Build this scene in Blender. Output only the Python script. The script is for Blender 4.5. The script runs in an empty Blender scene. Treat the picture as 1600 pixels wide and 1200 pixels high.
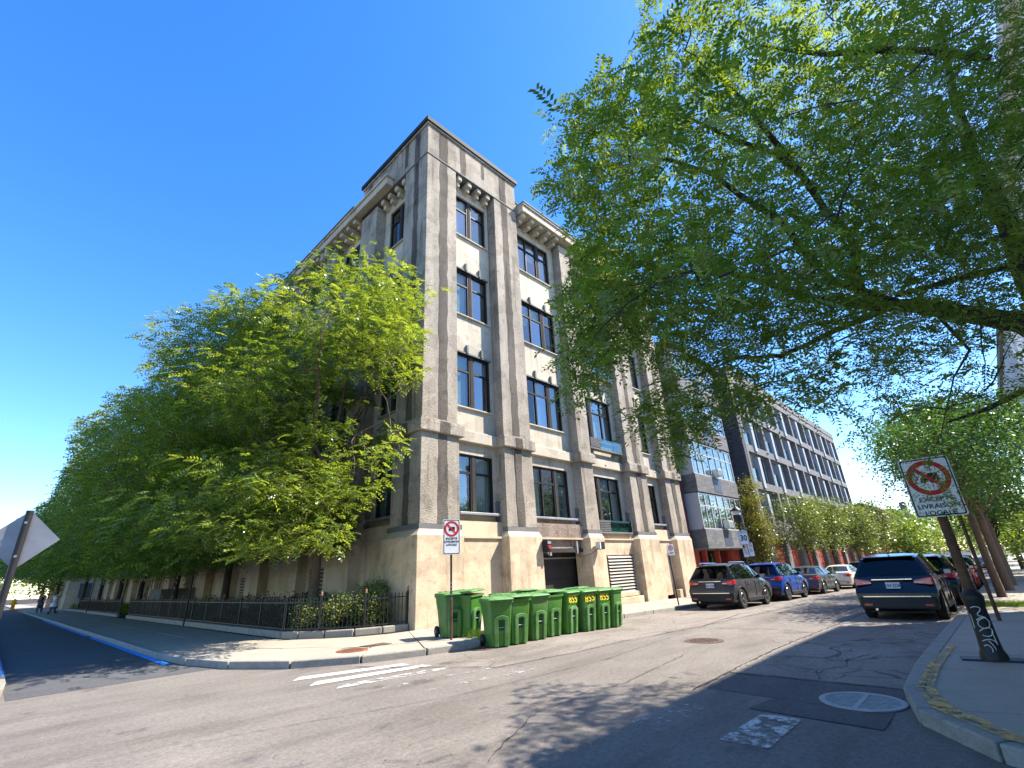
import bpy, bmesh, math, random
import numpy as np
from mathutils import Vector, Matrix
sc = bpy.context.scene
COL = sc.collection
R = math.radians
# ---------------------------------------------------------------- camera
CAM = (-9.54318, -13.51988, 1.6)
F = 738.97
RW = ((0.69971563, -0.23095667, -0.67605995), (-0.71271896, -0.29095471, -0.63826094), (-0.04929221, 0.9284419, -0.36819276))
cd = bpy.data.cameras.new('camera'); cam = bpy.data.objects.new('camera', cd); COL.objects.link(cam)
cd.sensor_fit = 'HORIZONTAL'; cd.sensor_width = 36; cd.lens = F / 1600 * 36; cd.clip_end = 3000; cd.clip_start = .05
cam.matrix_world = Matrix([[*RW[0], CAM[0]], [*RW[1], CAM[1]], [*RW[2], CAM[2]], [0, 0, 0, 1]])
sc.camera = cam
# ---------------------------------------------------------------- light
SUN = Vector((1.35, -1.0, 1.9)).normalized()
ELEV = math.asin(SUN.z)
w = bpy.data.worlds.new('World'); sc.world = w; w.use_nodes = True
nt = w.node_tree; bg = nt.nodes['Background']
sky = nt.nodes.new('ShaderNodeTexSky'); sky.sky_type = 'NISHITA'; sky.sun_disc = False
sky.sun_elevation = ELEV; sky.sun_rotation = math.atan2(SUN.x, SUN.y)
sky.air_density = 1.1; sky.dust_density = .3; sky.ozone_density = 4.0
hs = nt.nodes.new('ShaderNodeHueSaturation'); hs.inputs['Saturation'].default_value = 1.3; hs.inputs['Hue'].default_value = .508
nt.links.new(sky.outputs[0], hs.inputs['Color']); nt.links.new(hs.outputs[0], bg.inputs[0])
bg.inputs[1].default_value = .09
sl = bpy.data.lights.new('sun', 'SUN'); sl.energy = 3.2; sl.angle = R(.53); sl.color = (1, .92, .79)
so = bpy.data.objects.new('sun', sl); COL.objects.link(so); so.rotation_euler = (-SUN).to_track_quat('-Z', 'Y').to_euler()
sc.view_settings.view_transform = 'Standard'; sc.view_settings.look = 'None'
sc.view_settings.exposure = 2.1; sc.view_settings.gamma = 1
try: sc.view_settings.use_curve_mapping = False
except Exception: pass

rnd = random.Random(7)
RWn = np.array(RW); CAMn = np.array(CAM)
def proj(P):                       # world points (n,3) -> photo pixels, depth
    q = (np.asarray(P, float) - CAMn) @ RWn
    d = np.maximum(-q[:, 2], 1e-3)
    return 800 + F * q[:, 0] / d, 600 - F * q[:, 1] / d, -q[:, 2]
def at(px, py, dist):              # a point `dist` metres along a sight line: how far things were located
    v = RWn @ np.array([px - 800, 600 - py, -F]); v /= np.linalg.norm(v)
    return CAMn + v * dist
def zf(x):                         # the street falls gently away from the corner
    return -.018 * min(max(x - 1, 0), 59)
# ---------------------------------------------------------------- materials
def new_mat(name):
    m = bpy.data.materials.new(name); m.use_nodes = True
    return m, m.node_tree, m.node_tree.nodes['Principled BSDF']
def noise(nt, scale, detail=4, vec=None, rough=.55):
    n = nt.nodes.new('ShaderNodeTexNoise'); n.inputs['Scale'].default_value = scale
    n.inputs['Detail'].default_value = detail; n.inputs['Roughness'].default_value = rough
    if vec: nt.links.new(vec, n.inputs['Vector'])
    return n
def pos(nt, scale=None, obj=False):
    if obj: o = nt.nodes.new('ShaderNodeTexCoord').outputs['Object']
    else: o = nt.nodes.new('ShaderNodeNewGeometry').outputs['Position']
    if scale:
        mp = nt.nodes.new('ShaderNodeMapping'); mp.inputs['Scale'].default_value = scale
        nt.links.new(o, mp.inputs['Vector']); o = mp.outputs[0]
    return o
def ramp(nt, fac, stops):
    r = nt.nodes.new('ShaderNodeValToRGB'); e = r.color_ramp.elements
    while len(e) < len(stops): e.new(.5)
    for k, (p, c) in enumerate(stops):
        e[k].position = p; e[k].color = (*c, 1) if len(c) == 3 else c
    nt.links.new(fac, r.inputs[0]); return r
def mix(nt, a, b, fac, mode='MIX'):
    m = nt.nodes.new('ShaderNodeMix'); m.data_type = 'RGBA'; m.blend_type = mode
    for s, v in ((m.inputs[6], a), (m.inputs[7], b), (m.inputs[0], fac)):
        if hasattr(v, 'default_value') or hasattr(v, 'is_linked'): nt.links.new(v, s)
        else: s.default_value = (*v, 1) if isinstance(v, tuple) and len(v) == 3 else v
    return m.outputs[2]
def bump(nt, bs, h, strength=.5, dist=.01, prev=None):
    b = nt.nodes.new('ShaderNodeBump'); b.inputs['Strength'].default_value = strength; b.inputs['Distance'].default_value = dist
    nt.links.new(h, b.inputs['Height'])
    if prev: nt.links.new(prev, b.inputs['Normal'])
    nt.links.new(b.outputs[0], bs.inputs['Normal']); return b.outputs[0]
def weathered(nt, col, k):
    # repaired patches with crisp edges, and long vertical rain streaks
    pa = noise(nt, .75, 3, pos(nt, (1, 1, 1.6)), .4); sk = noise(nt, 1.0, 6, pos(nt, (4.5, 4.5, .13)), .6); bl = noise(nt, 2.3, 7, pos(nt), .7)
    col = mix(nt, col, (.80, .79, .78), mix(nt, (0., 0., 0.), (k, k, k), ramp(nt, pa.outputs[0], [(.535, (0, 0, 0)), (.55, (1, 1, 1))]).outputs[0]), 'MULTIPLY')
    col = mix(nt, col, (.52, .50, .48), mix(nt, (0., 0., 0.), (k, k, k), ramp(nt, sk.outputs[0], [(.52, (0, 0, 0)), (.66, (1, 1, 1))]).outputs[0]), 'MULTIPLY') if False else mix(nt, col, (.48, .46, .44), mix(nt, (0., 0., 0.), ramp(nt, sk.outputs[0], [(.50, (0, 0, 0)), (.64, (k, k, k))]).outputs[0], ramp(nt, noise(nt, .45, 3, pos(nt)).outputs[0], [(.45, (0, 0, 0)), (.58, (1, 1, 1))]).outputs[0]), 'MULTIPLY')
    return mix(nt, col, (.6, .57, .53), mix(nt, (0., 0., 0.), (k, k, k), ramp(nt, bl.outputs[0], [(.58, (0, 0, 0)), (.66, (1, 1, 1))]).outputs[0]), 'MULTIPLY')
def surf(name, c, rough=.85, var=.25, sc1=1.2, fine=40, bmp=.3, dist=.006, stain=None, stain_sc=(.6, .6, .25), spec=.3, metal=0, stain_lo=.5, stain_hi=.72, weather=0):
    m, nt, bs = new_mat(name)
    p = pos(nt)
    lo = tuple(v * (1 - var) for v in c); hi = tuple(min(1, v * (1 + var * .6)) for v in c)
    n1 = noise(nt, sc1, 6, p); col = ramp(nt, n1.outputs[0], [(.3, lo), (.7, hi)]).outputs[0]
    n2 = noise(nt, fine, 5, p)
    col = mix(nt, col, ramp(nt, n2.outputs[0], [(.3, (.72, .72, .72)), (.65, (1.08, 1.08, 1.08))]).outputs[0], .6, 'MULTIPLY')
    if stain:
        n3 = noise(nt, 1.0, 7, pos(nt, stain_sc), .65)
        col = mix(nt, col, stain, ramp(nt, n3.outputs[0], [(stain_lo, (0, 0, 0)), (stain_hi, (1, 1, 1))]).outputs[0])
    if weather: col = weathered(nt, col, weather)
    nt.links.new(col, bs.inputs['Base Color'])
    bs.inputs['Roughness'].default_value = rough; bs.inputs['Specular IOR Level'].default_value = spec; bs.inputs['Metallic'].default_value = metal
    if bmp: bump(nt, bs, n2.outputs[0], bmp, dist)
    return m
M = {}
M['cream'] = surf('cream_stucco', (.57, .455, .315), var=.12, sc1=.8, fine=25, bmp=.35, stain=(.36, .30, .21), stain_sc=(.9, .9, .3), stain_lo=.55, stain_hi=.8, weather=.5)
M['creamworn'] = surf('worn_cream_stucco', (.57, .45, .31), var=.2, sc1=1.6, fine=22, bmp=.5, dist=.01, stain=(.30, .24, .16), stain_sc=(2.2, 2.2, 1.1), stain_lo=.56, stain_hi=.72, weather=.6)  # close to the plain cream, with more mottling and stain
M['wall'] = surf('offwhite_stucco', (.52, .46, .355), var=.14, sc1=.7, fine=30, bmp=.3, stain=(.33, .30, .25), stain_sc=(1.5, 1.5, .2), stain_lo=.52, stain_hi=.8, weather=.6)
def ridged(name, c, dark):
    m, nt, bs = new_mat(name)
    n1 = noise(nt, 1.0, 6, pos(nt, (1.2, 1.2, .35)))
    col = ramp(nt, n1.outputs[0], [(.28, dark), (.6, c)]).outputs[0]
    n2 = noise(nt, 1.0, 4, pos(nt, (9, 9, 42)), .6); n3 = noise(nt, 30, 3, pos(nt))
    col = mix(nt, col, ramp(nt, n2.outputs[0], [(.35, (.62, .60, .58)), (.6, (1.1, 1.1, 1.1))]).outputs[0], .85, 'MULTIPLY')
    col = weathered(nt, col, .85)
    nt.links.new(col, bs.inputs['Base Color']); bs.inputs['Roughness'].default_value = .93; bs.inputs['Specular IOR Level'].default_value = .2
    b = bump(nt, bs, n2.outputs[0], .9, .035); bump(nt, bs, n3.outputs[0], .35, .01, b)
    return m
M['pier'] = ridged('rough_grey_stucco', (.42, .37, .305), (.26, .23, .19))
M['pierdark'] = ridged('weathered_dark_stucco', (.15, .13, .11), (.075, .065, .056))
M['pink'] = ridged('pinkish_render', (.36, .29, .24), (.22, .18, .15))
M['flash'] = surf('grey_sheet_metal', (.15, .15, .15), rough=.8, var=.3, fine=12, bmp=.1)
M['blackmetal'] = surf('black_metal', (.022, .024, .028), rough=.7, var=.3, fine=8, bmp=.05, spec=.2)
M['zinc'] = surf('pale_sill_metal', (.33, .34, .36), rough=.45, var=.2, fine=6, bmp=.05, metal=.3)
M['frame'] = surf('black_window_frame', (.018, .019, .022), rough=.6, var=.2, fine=5, bmp=0, spec=.25)
M['mullion'] = surf('brown_mullion_panel', (.055, .048, .045), spec=.1, rough=.9, var=.2, fine=5, bmp=0)
M['dark'] = surf('dark_interior', (.03, .03, .032), rough=.9, bmp=0)
M['blind'] = surf('window_blind', (.6, .6, .56), rough=.8, var=.1, fine=3, bmp=0)
def curtain():
    m, nt, bs = new_mat('green_white_curtain')
    wv = nt.nodes.new('ShaderNodeTexWave'); wv.inputs['Scale'].default_value = 3.5; wv.inputs['Distortion'].default_value = 2
    nt.links.new(pos(nt, (1, 1, .05)), wv.inputs['Vector'])
    c = ramp(nt, wv.outputs[0], [(.2, (.35, .42, .39)), (.8, (.62, .7, .66))]); nt.links.new(c.outputs[0], bs.inputs['Base Color']); bs.inputs['Roughness'].default_value = .9
    return m
M['curtain'] = curtain()
def glass(name, tint=(.55, .6, .62), ior=1.75, rough=.01):
    m = bpy.data.materials.new(name); m.use_nodes = True; nt = m.node_tree; nt.nodes.clear()
    o = nt.nodes.new('ShaderNodeOutputMaterial'); t = nt.nodes.new('ShaderNodeBsdfTransparent'); g = nt.nodes.new('ShaderNodeBsdfGlossy')
    lw = nt.nodes.new('ShaderNodeLayerWeight'); pw = nt.nodes.new('ShaderNodeMath'); pw.operation = 'POWER'; pw.inputs[1].default_value = 3.5
    fr = nt.nodes.new('ShaderNodeMath'); fr.operation = 'MULTIPLY_ADD'; fr.inputs[1].default_value = .85; fr.inputs[2].default_value = ((ior - 1) / (ior + 1)) ** 2
    nt.links.new(lw.outputs['Facing'], pw.inputs[0]); nt.links.new(pw.outputs[0], fr.inputs[0]); fr.use_clamp = True
    t.inputs[0].default_value = (*tint, 1); g.inputs['Roughness'].default_value = rough
    x = nt.nodes.new('ShaderNodeMixShader'); nt.links.new(fr.outputs[0], x.inputs[0]); nt.links.new(t.outputs[0], x.inputs[1]); nt.links.new(g.outputs[0], x.inputs[2])
    n = noise(nt, 1.3, 2, pos(nt)); b = nt.nodes.new('ShaderNodeBump'); b.inputs['Strength'].default_value = .12; b.inputs['Distance'].default_value = .02
    nt.links.new(n.outputs[0], b.inputs['Height']); nt.links.new(b.outputs[0], g.inputs['Normal'])
    nt.links.new(x.outputs[0], o.inputs[0]); return m
M['glass'] = glass('window_glass', (.72, .78, .78), 1.9)
M['glass2'] = glass('clear_window_glass', (.8, .84, .82), 1.5); M['glass3'] = glass('bright_reflecting_window_glass', (.6, .68, .72), 2.6)
M['carglass'] = glass('car_glass', (.18, .2, .2), 1.5)
M['rail'] = glass('teal_glass_panel', (.35, .62, .62), 1.9)
def asphalt(name, c, crack=.0, spots=False):
    m, nt, bs = new_mat(name); p = pos(nt)
    n1 = noise(nt, .35, 6, p, .6); n2 = noise(nt, 60, 4, p, .7); n3 = noise(nt, 2.5, 6, pos(nt, (.35, 1, 1)), .6)
    col = ramp(nt, n1.outputs[0], [(.3, tuple(v * .82 for v in c)), (.7, tuple(v * 1.12 for v in c))]).outputs[0]
    col = mix(nt, col, ramp(nt, n3.outputs[0], [(.3, (.8, .8, .8)), (.7, (1.1, 1.1, 1.1))]).outputs[0], .7, 'MULTIPLY')
    col = mix(nt, col, ramp(nt, n2.outputs[0], [(.32, (.6, .6, .6)), (.68, (1.25, 1.25, 1.25))]).outputs[0], .8, 'MULTIPLY')
    n4 = noise(nt, 16, 6, p, .75); col = mix(nt, col, ramp(nt, n4.outputs[0], [(.36, (.66, .65, .64)), (.62, (1.16, 1.16, 1.16))]).outputs[0], .75, 'MULTIPLY')
    h = n2.outputs[0]
    if spots:
        sp = noise(nt, 1.1, 3, pos(nt)); s2 = noise(nt, .5, 5, pos(nt, (.5, 2.2, 1)), .55)
        col = mix(nt, col, (.62, .6, .58), ramp(nt, sp.outputs[0], [(.64, (0, 0, 0)), (.72, (1, 1, 1))]).outputs[0], 'MULTIPLY')
        col = mix(nt, col, (.80, .79, .78), ramp(nt, s2.outputs[0], [(.5, (0, 0, 0)), (.62, (1, 1, 1))]).outputs[0], 'MULTIPLY')
    if crack:
        nd = noise(nt, 1.6, 5, p); vv = mix(nt, p, nd.outputs['Color'], .16, 'ADD')
        v = nt.nodes.new('ShaderNodeTexVoronoi'); v.feature = 'DISTANCE_TO_EDGE'; v.inputs['Scale'].default_value = crack; nt.links.new(vv, v.inputs['Vector'])
        cr = ramp(nt, v.outputs['Distance'], [(.0, (0, 0, 0)), (.018, (1, 1, 1))]).outputs[0]
        ms = ramp(nt, noise(nt, .45, 2, p).outputs[0], [(.48, (0, 0, 0)), (.58, (1, 1, 1))]).outputs[0]
        crm = mix(nt, (1., 1., 1.), cr, ms)
        col = mix(nt, col, crm, .72, 'MULTIPLY')
    nt.links.new(col, bs.inputs['Base Color']); bs.inputs['Roughness'].default_value = .88; bs.inputs['Specular IOR Level'].default_value = .25
    bump(nt, bs, h, .5, .006); return m
M['asphalt'] = asphalt('worn_asphalt', (.20, .178, .157), spots=True)
M['asphaltshade'] = asphalt('shade_tinted_asphalt', (.10, .10, .105))  # shade of the side street put into the asphalt colour
M['concroad'] = asphalt('cracked_concrete_road', (.25, .22, .19), crack=.9, spots=True)
M['patch'] = asphalt('dark_asphalt_patch', (.105, .10, .098))
M['concrete'] = surf('sidewalk_concrete', (.37, .325, .265), var=.16, sc1=.7, fine=45, bmp=.35, stain=(.21, .19, .165), stain_sc=(.7, .7, .7), stain_lo=.5, stain_hi=.8)
M['kerb'] = surf('kerb_concrete', (.31, .29, .25), var=.25, sc1=3, fine=30, bmp=.6, dist=.012, stain=(.15, .135, .115), stain_sc=(3, 3, 3))
def worn_paint(name, c, under, lo=.42, hi=.55, scale=5):
    m, nt, bs = new_mat(name); p = pos(nt)
    n = noise(nt, scale, 8, p, .75); col = mix(nt, c, under, ramp(nt, n.outputs[0], [(lo, (0, 0, 0)), (hi, (1, 1, 1))]).outputs[0])
    nt.links.new(col, bs.inputs['Base Color']); bs.inputs['Roughness'].default_value = .8
    g = noise(nt, 70, 4, p, .7); cv = mix(nt, ramp(nt, n.outputs[0], [(lo, (1, 1, 1)), (hi, (0, 0, 0))]).outputs[0], ramp(nt, g.outputs[0], [(.33, (.35, .35, .35)), (.5, (1, 1, 1))]).outputs[0], 1.0, 'MULTIPLY')
    nt.links.new(cv, bs.inputs['Alpha']); return m
M['white'] = worn_paint('white_road_paint', (.62, .6, .56), (.4, .38, .35), .58, .7)
M['whiteworn'] = worn_paint('worn_white_road_paint', (.55, .53, .49), (.4, .38, .35), .42, .56)
M['whitefaint'] = worn_paint('faint_white_road_paint', (.45, .43, .40), (.35, .33, .3), .34, .5)
M['yellowpaint'] = worn_paint('worn_yellow_paint', (.6, .36, .09), (.4, .3, .14), .47, .58, 6)
M['bluepaint'] = worn_paint('blue_kerb_paint', (.02, .30, .85), (.02, .18, .5), .6, .75, 5)
def leaf(name, c1, c2, trans=.45, sc=.7):
    m = bpy.data.materials.new(name); m.use_nodes = True; nt = m.node_tree; nt.nodes.clear()
    o = nt.nodes.new('ShaderNodeOutputMaterial'); d = nt.nodes.new('ShaderNodeBsdfDiffuse'); t = nt.nodes.new('ShaderNodeBsdfTranslucent'); g = nt.nodes.new('ShaderNodeBsdfGlossy')
    a = nt.nodes.new('ShaderNodeAttribute'); a.attribute_name = 'tone'
    n = noise(nt, sc, 3, pos(nt))
    f = nt.nodes.new('ShaderNodeMath'); f.operation = 'MULTIPLY_ADD'; f.inputs[1].default_value = .6
    n2 = nt.nodes.new('ShaderNodeMath'); n2.operation = 'MULTIPLY'; n2.inputs[1].default_value = .5
    nt.links.new(n.outputs[0], n2.inputs[0]); nt.links.new(a.outputs['Fac'], f.inputs[0]); nt.links.new(n2.outputs[0], f.inputs[2])
    r = ramp(nt, f.outputs[0], [(.1, c1), (.85, c2)])
    nt.links.new(r.outputs[0], d.inputs[0])
    tc = mix(nt, r.outputs[0], (1.5, 1.35, .45), 1.0, 'MULTIPLY'); nt.links.new(tc, t.inputs[0])
    x = nt.nodes.new('ShaderNodeMixShader'); x.inputs[0].default_value = trans
    nt.links.new(d.outputs[0], x.inputs[1]); nt.links.new(t.outputs[0], x.inputs[2])
    g.inputs['Roughness'].default_value = .35; g.inputs[0].default_value = (.8, .85, .8, 1)
    y = nt.nodes.new('ShaderNodeMixShader'); y.inputs[0].default_value = .05
    nt.links.new(x.outputs[0], y.inputs[1]); nt.links.new(g.outputs[0], y.inputs[2]); nt.links.new(y.outputs[0], o.inputs[0]); return m
M['locust'] = leaf('locust_leaf', (.05, .115, .018), (.23, .32, .05), .6)
M['leafL'] = leaf('row_tree_leaf', (.04, .10, .018), (.26, .33, .06), .55)
M['maple'] = leaf('dark_maple_leaf', (.025, .07, .02), (.07, .16, .04), .45)
M['street'] = leaf('street_tree_leaf', (.05, .10, .02), (.17, .21, .07))
M['far'] = leaf('bright_far_leaf', (.07, .15, .02), (.2, .27, .05))
M['vine'] = leaf('orange_tinged_leaf', (.06, .11, .02), (.22, .2, .05))
M['shrub'] = leaf('variegated_shrub_leaf', (.06, .12, .03), (.3, .34, .14))
M['ivy'] = leaf('dark_groundcover_leaf', (.02, .05, .012), (.05, .1, .025))
M['grass'] = leaf('grass_blade', (.05, .12, .02), (.12, .22, .04))
def bark(name, c):
    m, nt, bs = new_mat(name); n = noise(nt, 1, 6, pos(nt, (22, 22, 5)), .65)
    nt.links.new(ramp(nt, n.outputs[0], [(.3, tuple(v * .5 for v in c)), (.7, c)]).outputs[0], bs.inputs['Base Color']); bs.inputs['Roughness'].default_value = .95
    bump(nt, bs, n.outputs[0], .9, .03); return m
M['bark'] = bark('brown_bark', (.15, .10, .07)); M['barkdark'] = bark('dark_bark', (.075, .055, .045))
M['soil'] = surf('planter_soil', (.05, .04, .03), var=.4, sc1=3, fine=30, bmp=.8, dist=.03)
# ---------------------------------------------------------------- mesh helpers
class MB:
    def __init__(s): s.v = []; s.f = []
    def box(s, x0, x1, y0, y1, z0, z1):
        n = len(s.v)
        s.v += [(x0, y0, z0), (x1, y0, z0), (x1, y1, z0), (x0, y1, z0), (x0, y0, z1), (x1, y0, z1), (x1, y1, z1), (x0, y1, z1)]
        s.f += [tuple(n + k for k in q) for q in ((3, 2, 1, 0), (4, 5, 6, 7), (0, 1, 5, 4), (1, 2, 6, 5), (2, 3, 7, 6), (3, 0, 4, 7))]; return s
    def hexa(s, p):                 # 8 points: bottom ring then top ring
        n = len(s.v); s.v += [tuple(q) for q in p]
        s.f += [tuple(n + k for k in q) for q in ((3, 2, 1, 0), (4, 5, 6, 7), (0, 1, 5, 4), (1, 2, 6, 5), (2, 3, 7, 6), (3, 0, 4, 7))]; return s
    def prism(s, pts, z0, z1):      # vertical prism of a polygon
        n = len(s.v); k = len(pts)
        a = (lambda x: zf(x) + z0) if z0 is not None else None
        s.v += [(p[0], p[1], zf(p[0]) + z0) for p in pts] + [(p[0], p[1], zf(p[0]) + z1) for p in pts]
        s.f += [tuple(n + i for i in reversed(range(k))), tuple(n + k + i for i in range(k))]
        s.f += [(n + i, n + (i + 1) % k, n + k + (i + 1) % k, n + k + i) for i in range(k)]; return s
    def quad(s, *p):
        n = len(s.v); s.v += [tuple(q) for q in p]; s.f.append(tuple(range(n, n + len(p)))); return s
    def tube(s, pts, rad, n=8, cap=True):
        pts = [Vector(p) for p in pts]; b = len(s.v); up = Vector((0, 0, 1)); prev = None
        for i, p in enumerate(pts):
            t = (pts[min(i + 1, len(pts) - 1)] - pts[max(i - 1, 0)]).normalized()
            a = t.cross(up) if prev is None else prev - t * prev.dot(t)
            if a.length < 1e-3: a = t.cross(Vector((1, 0, 0)))
            a.normalize(); prev = a; c = t.cross(a); r = rad[i] if hasattr(rad, '__len__') else rad
            for k in range(n):
                an = 2 * math.pi * k / n; s.v.append(tuple(p + (a * math.cos(an) + c * math.sin(an)) * r))
        for i in range(len(pts) - 1):
            for k in range(n):
                s.f.append((b + i * n + k, b + i * n + (k + 1) % n, b + (i + 1) * n + (k + 1) % n, b + (i + 1) * n + k))
        if cap:
            s.f.append(tuple(b + k for k in reversed(range(n)))); s.f.append(tuple(b + (len(pts) - 1) * n + k for k in range(n)))
        return s
    def lathe(s, prof, c=(0, 0, 0), n=16, axis='z'):
        b = len(s.v)
        for r, z in prof:
            for k in range(n):
                an = 2 * math.pi * k / n; x, y = r * math.cos(an), r * math.sin(an)
                q = (x, y, z) if axis == 'z' else ((x, z, y) if axis == 'y' else (z, x, y))
                s.v.append((c[0] + q[0], c[1] + q[1], c[2] + q[2]))
        for i in range(len(prof) - 1):
            for k in range(n): s.f.append((b + i * n + k, b + i * n + (k + 1) % n, b + (i + 1) * n + (k + 1) % n, b + (i + 1) * n + k))
        s.f.append(tuple(b + k for k in reversed(range(n)))); s.f.append(tuple(b + (len(prof) - 1) * n + k for k in range(n)))
        return s
    def mesh(s, name, m, smooth=False):
        me = bpy.data.meshes.new(name); me.from_pydata(s.v, [], s.f); me.update()
        bm = bmesh.new(); bm.from_mesh(me); bmesh.ops.recalc_face_normals(bm, faces=bm.faces); bm.to_mesh(me); bm.free()
        if m: me.materials.append(m)
        if smooth:
            me.polygons.foreach_set('use_smooth', [True] * len(me.polygons))
            try: me.set_sharp_from_angle(angle=R(38))
            except Exception: pass
        return me
    def build(s, name, m=None, parent=None, smooth=False, bevel=0, loc=None, kind=None):
        o = bpy.data.objects.new(name, s.mesh(name, m, smooth)); COL.objects.link(o)
        if parent: o.parent = parent
        if loc is not None: o.location = loc
        if bevel:
            b = o.modifiers.new('bevel', 'BEVEL'); b.width = bevel; b.segments = 2; b.limit_method = 'ANGLE'
        if kind: o['kind'] = kind
        return o
def inst(name, mesh, parent=None, loc=(0, 0, 0), rot=None, scale=None):
    o = bpy.data.objects.new(name, mesh); COL.objects.link(o); o.location = loc
    if parent: o.parent = parent
    if rot: o.rotation_euler = rot
    if scale: o.scale = scale
    return o
def tag(o, label, cat, group=None, kind=None):
    o['label'] = label; o['category'] = cat
    if group: o['group'] = group
    if kind: o['kind'] = kind
    return o
def empty(name, loc=(0, 0, 0), rz=0, label=None, cat=None, group=None):
    o = bpy.data.objects.new(name, None); COL.objects.link(o); o.location = loc; o.rotation_euler = (0, 0, rz); o.empty_display_size = .2
    if label: tag(o, label, cat, group)
    return o
def struct(o): o['kind'] = 'structure'; return o
CH = {}
def copy_tree(o, parent=None):
    c = o.copy(); COL.objects.link(c)
    if parent: c.parent = parent
    for ch in [k for k in bpy.data.objects if k.parent == o]: copy_tree(ch, c)
    return c
def text(s, size, parent, m, mat4, name='lettering', sx=1.0, bold=0.0):
    cu = bpy.data.curves.new(name, 'FONT'); cu.body = s; cu.size = size; cu.align_x = 'CENTER'; cu.align_y = 'CENTER'; cu.extrude = .001; cu.offset = bold; cu.resolution_u = 3
    t = bpy.data.objects.new(name, cu); COL.objects.link(t)
    dg = bpy.context.evaluated_depsgraph_get(); me = bpy.data.meshes.new_from_object(t.evaluated_get(dg)); bpy.data.objects.remove(t)
    me.materials.clear(); me.materials.append(m)
    o = bpy.data.objects.new(name, me); COL.objects.link(o); o.parent = parent; o.matrix_local = mat4 @ Matrix.Diagonal((sx, 1, 1, 1)); return o
def strip(a, b, z):  # flat sheet between two polylines
    mb = MB()
    for i in range(len(a) - 1):
        mb.quad(*[(p[0], p[1], zf(p[0]) + z) for p in (a[i], a[i + 1], b[i + 1], b[i])])
    return mb
# ================================================================ GROUND
def sheet(x0, x1, y0, y1, z, xs=None):
    xs = sorted({x0, x1, *[x for x in (1, 60) if x0 < x < x1]}); mb = MB()
    for a, b in zip(xs, xs[1:]): mb.quad((a, y0, zf(a) + z), (b, y0, zf(b) + z), (b, y1, zf(b) + z), (a, y1, zf(a) + z))
    return mb
struct(sheet(-600, 1200, -700, 900, -.06).build('ground', M['soil']))
road = struct(sheet(-90, 260, -60, 170, 0).build('road', M['asphalt']))
sheet(-8.9, -5.8, -.9, 160, .004).build('side_street_shade_sheet', M['asphaltshade'], road)  # sheet added to carry the side street's shade in its colour
# pale concrete gutter lane along the left kerb and the cracked slab lane on the right
MB().quad(*[(x, y, zf(x) + .004) for x, y in ((-4.2, -3.55), (-2.7, -6.35), (-.9, -6.66), (.99, -6.68), (.99, -3.3), (-1, -3.3), (-1.4, -4.2))]).build('concrete_gutter_lane', M['concroad'], road)
sheet(1, 60, -6.9, -3.3, .004).build('concrete_gutter_lane', M['concroad'], road)
sheet(-1.3, .99, -12.2, -9.95, .004).build('concrete_parking_lane', M['concroad'], road)
sheet(1, 60, -12.2, -9.9, .004).build('concrete_parking_lane', M['concroad'], road)
MB().quad(*[(x, y, zf(x) + .004) for x, y in ((-2.6, -12.2), (-1.34, -12.2), (-1.34, -9.98), (-2.4, -10.1))]).build('asphalt_patch', M['patch'], road)
MB().quad(*[(x, y, .008) for x, y in ((-3.2, -12.2), (-2.66, -12.2), (-2.5, -11.0), (-3.1, -10.9))]).build('asphalt_patch', M['patch'], road)
sheet(9.5, 13.5, -9.2, -7.4, .008).build('asphalt_patch', M['patch'], road)
def crack(pts, w=.025, z=.0115):
    a, b = [], []
    P = []
    for i in range(len(pts) - 1):
        (x0, y0), (x1, y1) = pts[i], pts[i + 1]; n = max(2, int(math.hypot(x1 - x0, y1 - y0) / .12))
        for k in range(n): P.append((x0 + (x1 - x0) * k / n + rnd.uniform(-.02, .02), y0 + (y1 - y0) * k / n + rnd.uniform(-.02, .02)))
    P.append(pts[-1])
    for i, p in enumerate(P):
        q = P[min(i + 1, len(P) - 1)]; r = P[max(i - 1, 0)]; dx, dy = q[0] - r[0], q[1] - r[1]; l = math.hypot(dx, dy) + 1e-6
        ww = w * rnd.uniform(.25, .9); a.append((p[0] - dy / l * ww / 2, p[1] + dx / l * ww / 2)); b.append((p[0] + dy / l * ww / 2, p[1] - dx / l * ww / 2))
    strip(a, b, z).build('crack', M['crack'], road)
M['crack'] = surf('crack_filler', (.045, .042, .04), bmp=0)
M['patchline'] = M['crack']
crack([(-4.1, -3.7), (-2.8, -6.4), (-.8, -6.7), (5, -7.0), (14, -7.05)], .03)
crack([(-2.6, -10.0), (-1.3, -9.97), (1.2, -9.93), (4, -9.9), (12, -9.85)], .045)
crack([(4, -9.9), (4.4, -8.9), (4.1, -7.0)], .04)
crack([(4.2, -7.05), (9, -6.4), (10.5, -6.9)], .03)
crack([(-1.3, -12.1), (-1.3, -10)], .04); crack([(3.9, -12.1), (4.0, -9.9)], .03)
crack([(.2, -9.95), (.5, -10.6), (.3, -11.2), (.9, -11.6), (1.2, -12.1)], .035)
crack([(2.2, -9.9), (2.0, -10.5), (2.6, -11.2), (2.9, -12.1)], .035)
crack([(.4, -10.9), (1.1, -11.0), (1.6, -10.7), (2.3, -10.9)], .03); crack([(-1.2, -11.2), (-.6, -11.0), (-.1, -11.3), (.4, -11.2), (1.2, -11.4)], .03)
crack([(-.6, -11.0), (-.4, -10.5), (-.7, -10)], .03); crack([(5.2, -9.9), (5.6, -10.9), (5.4, -12.1)], .035)
crack([(-6, -9.6), (-4.5, -8.9), (-2.6, -9.0), (0, -8.7)], .018); crack([(-7.5, -6.5), (-4.5, -7.4), (-1.4, -7.7), (2, -7.4)], .016)
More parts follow.
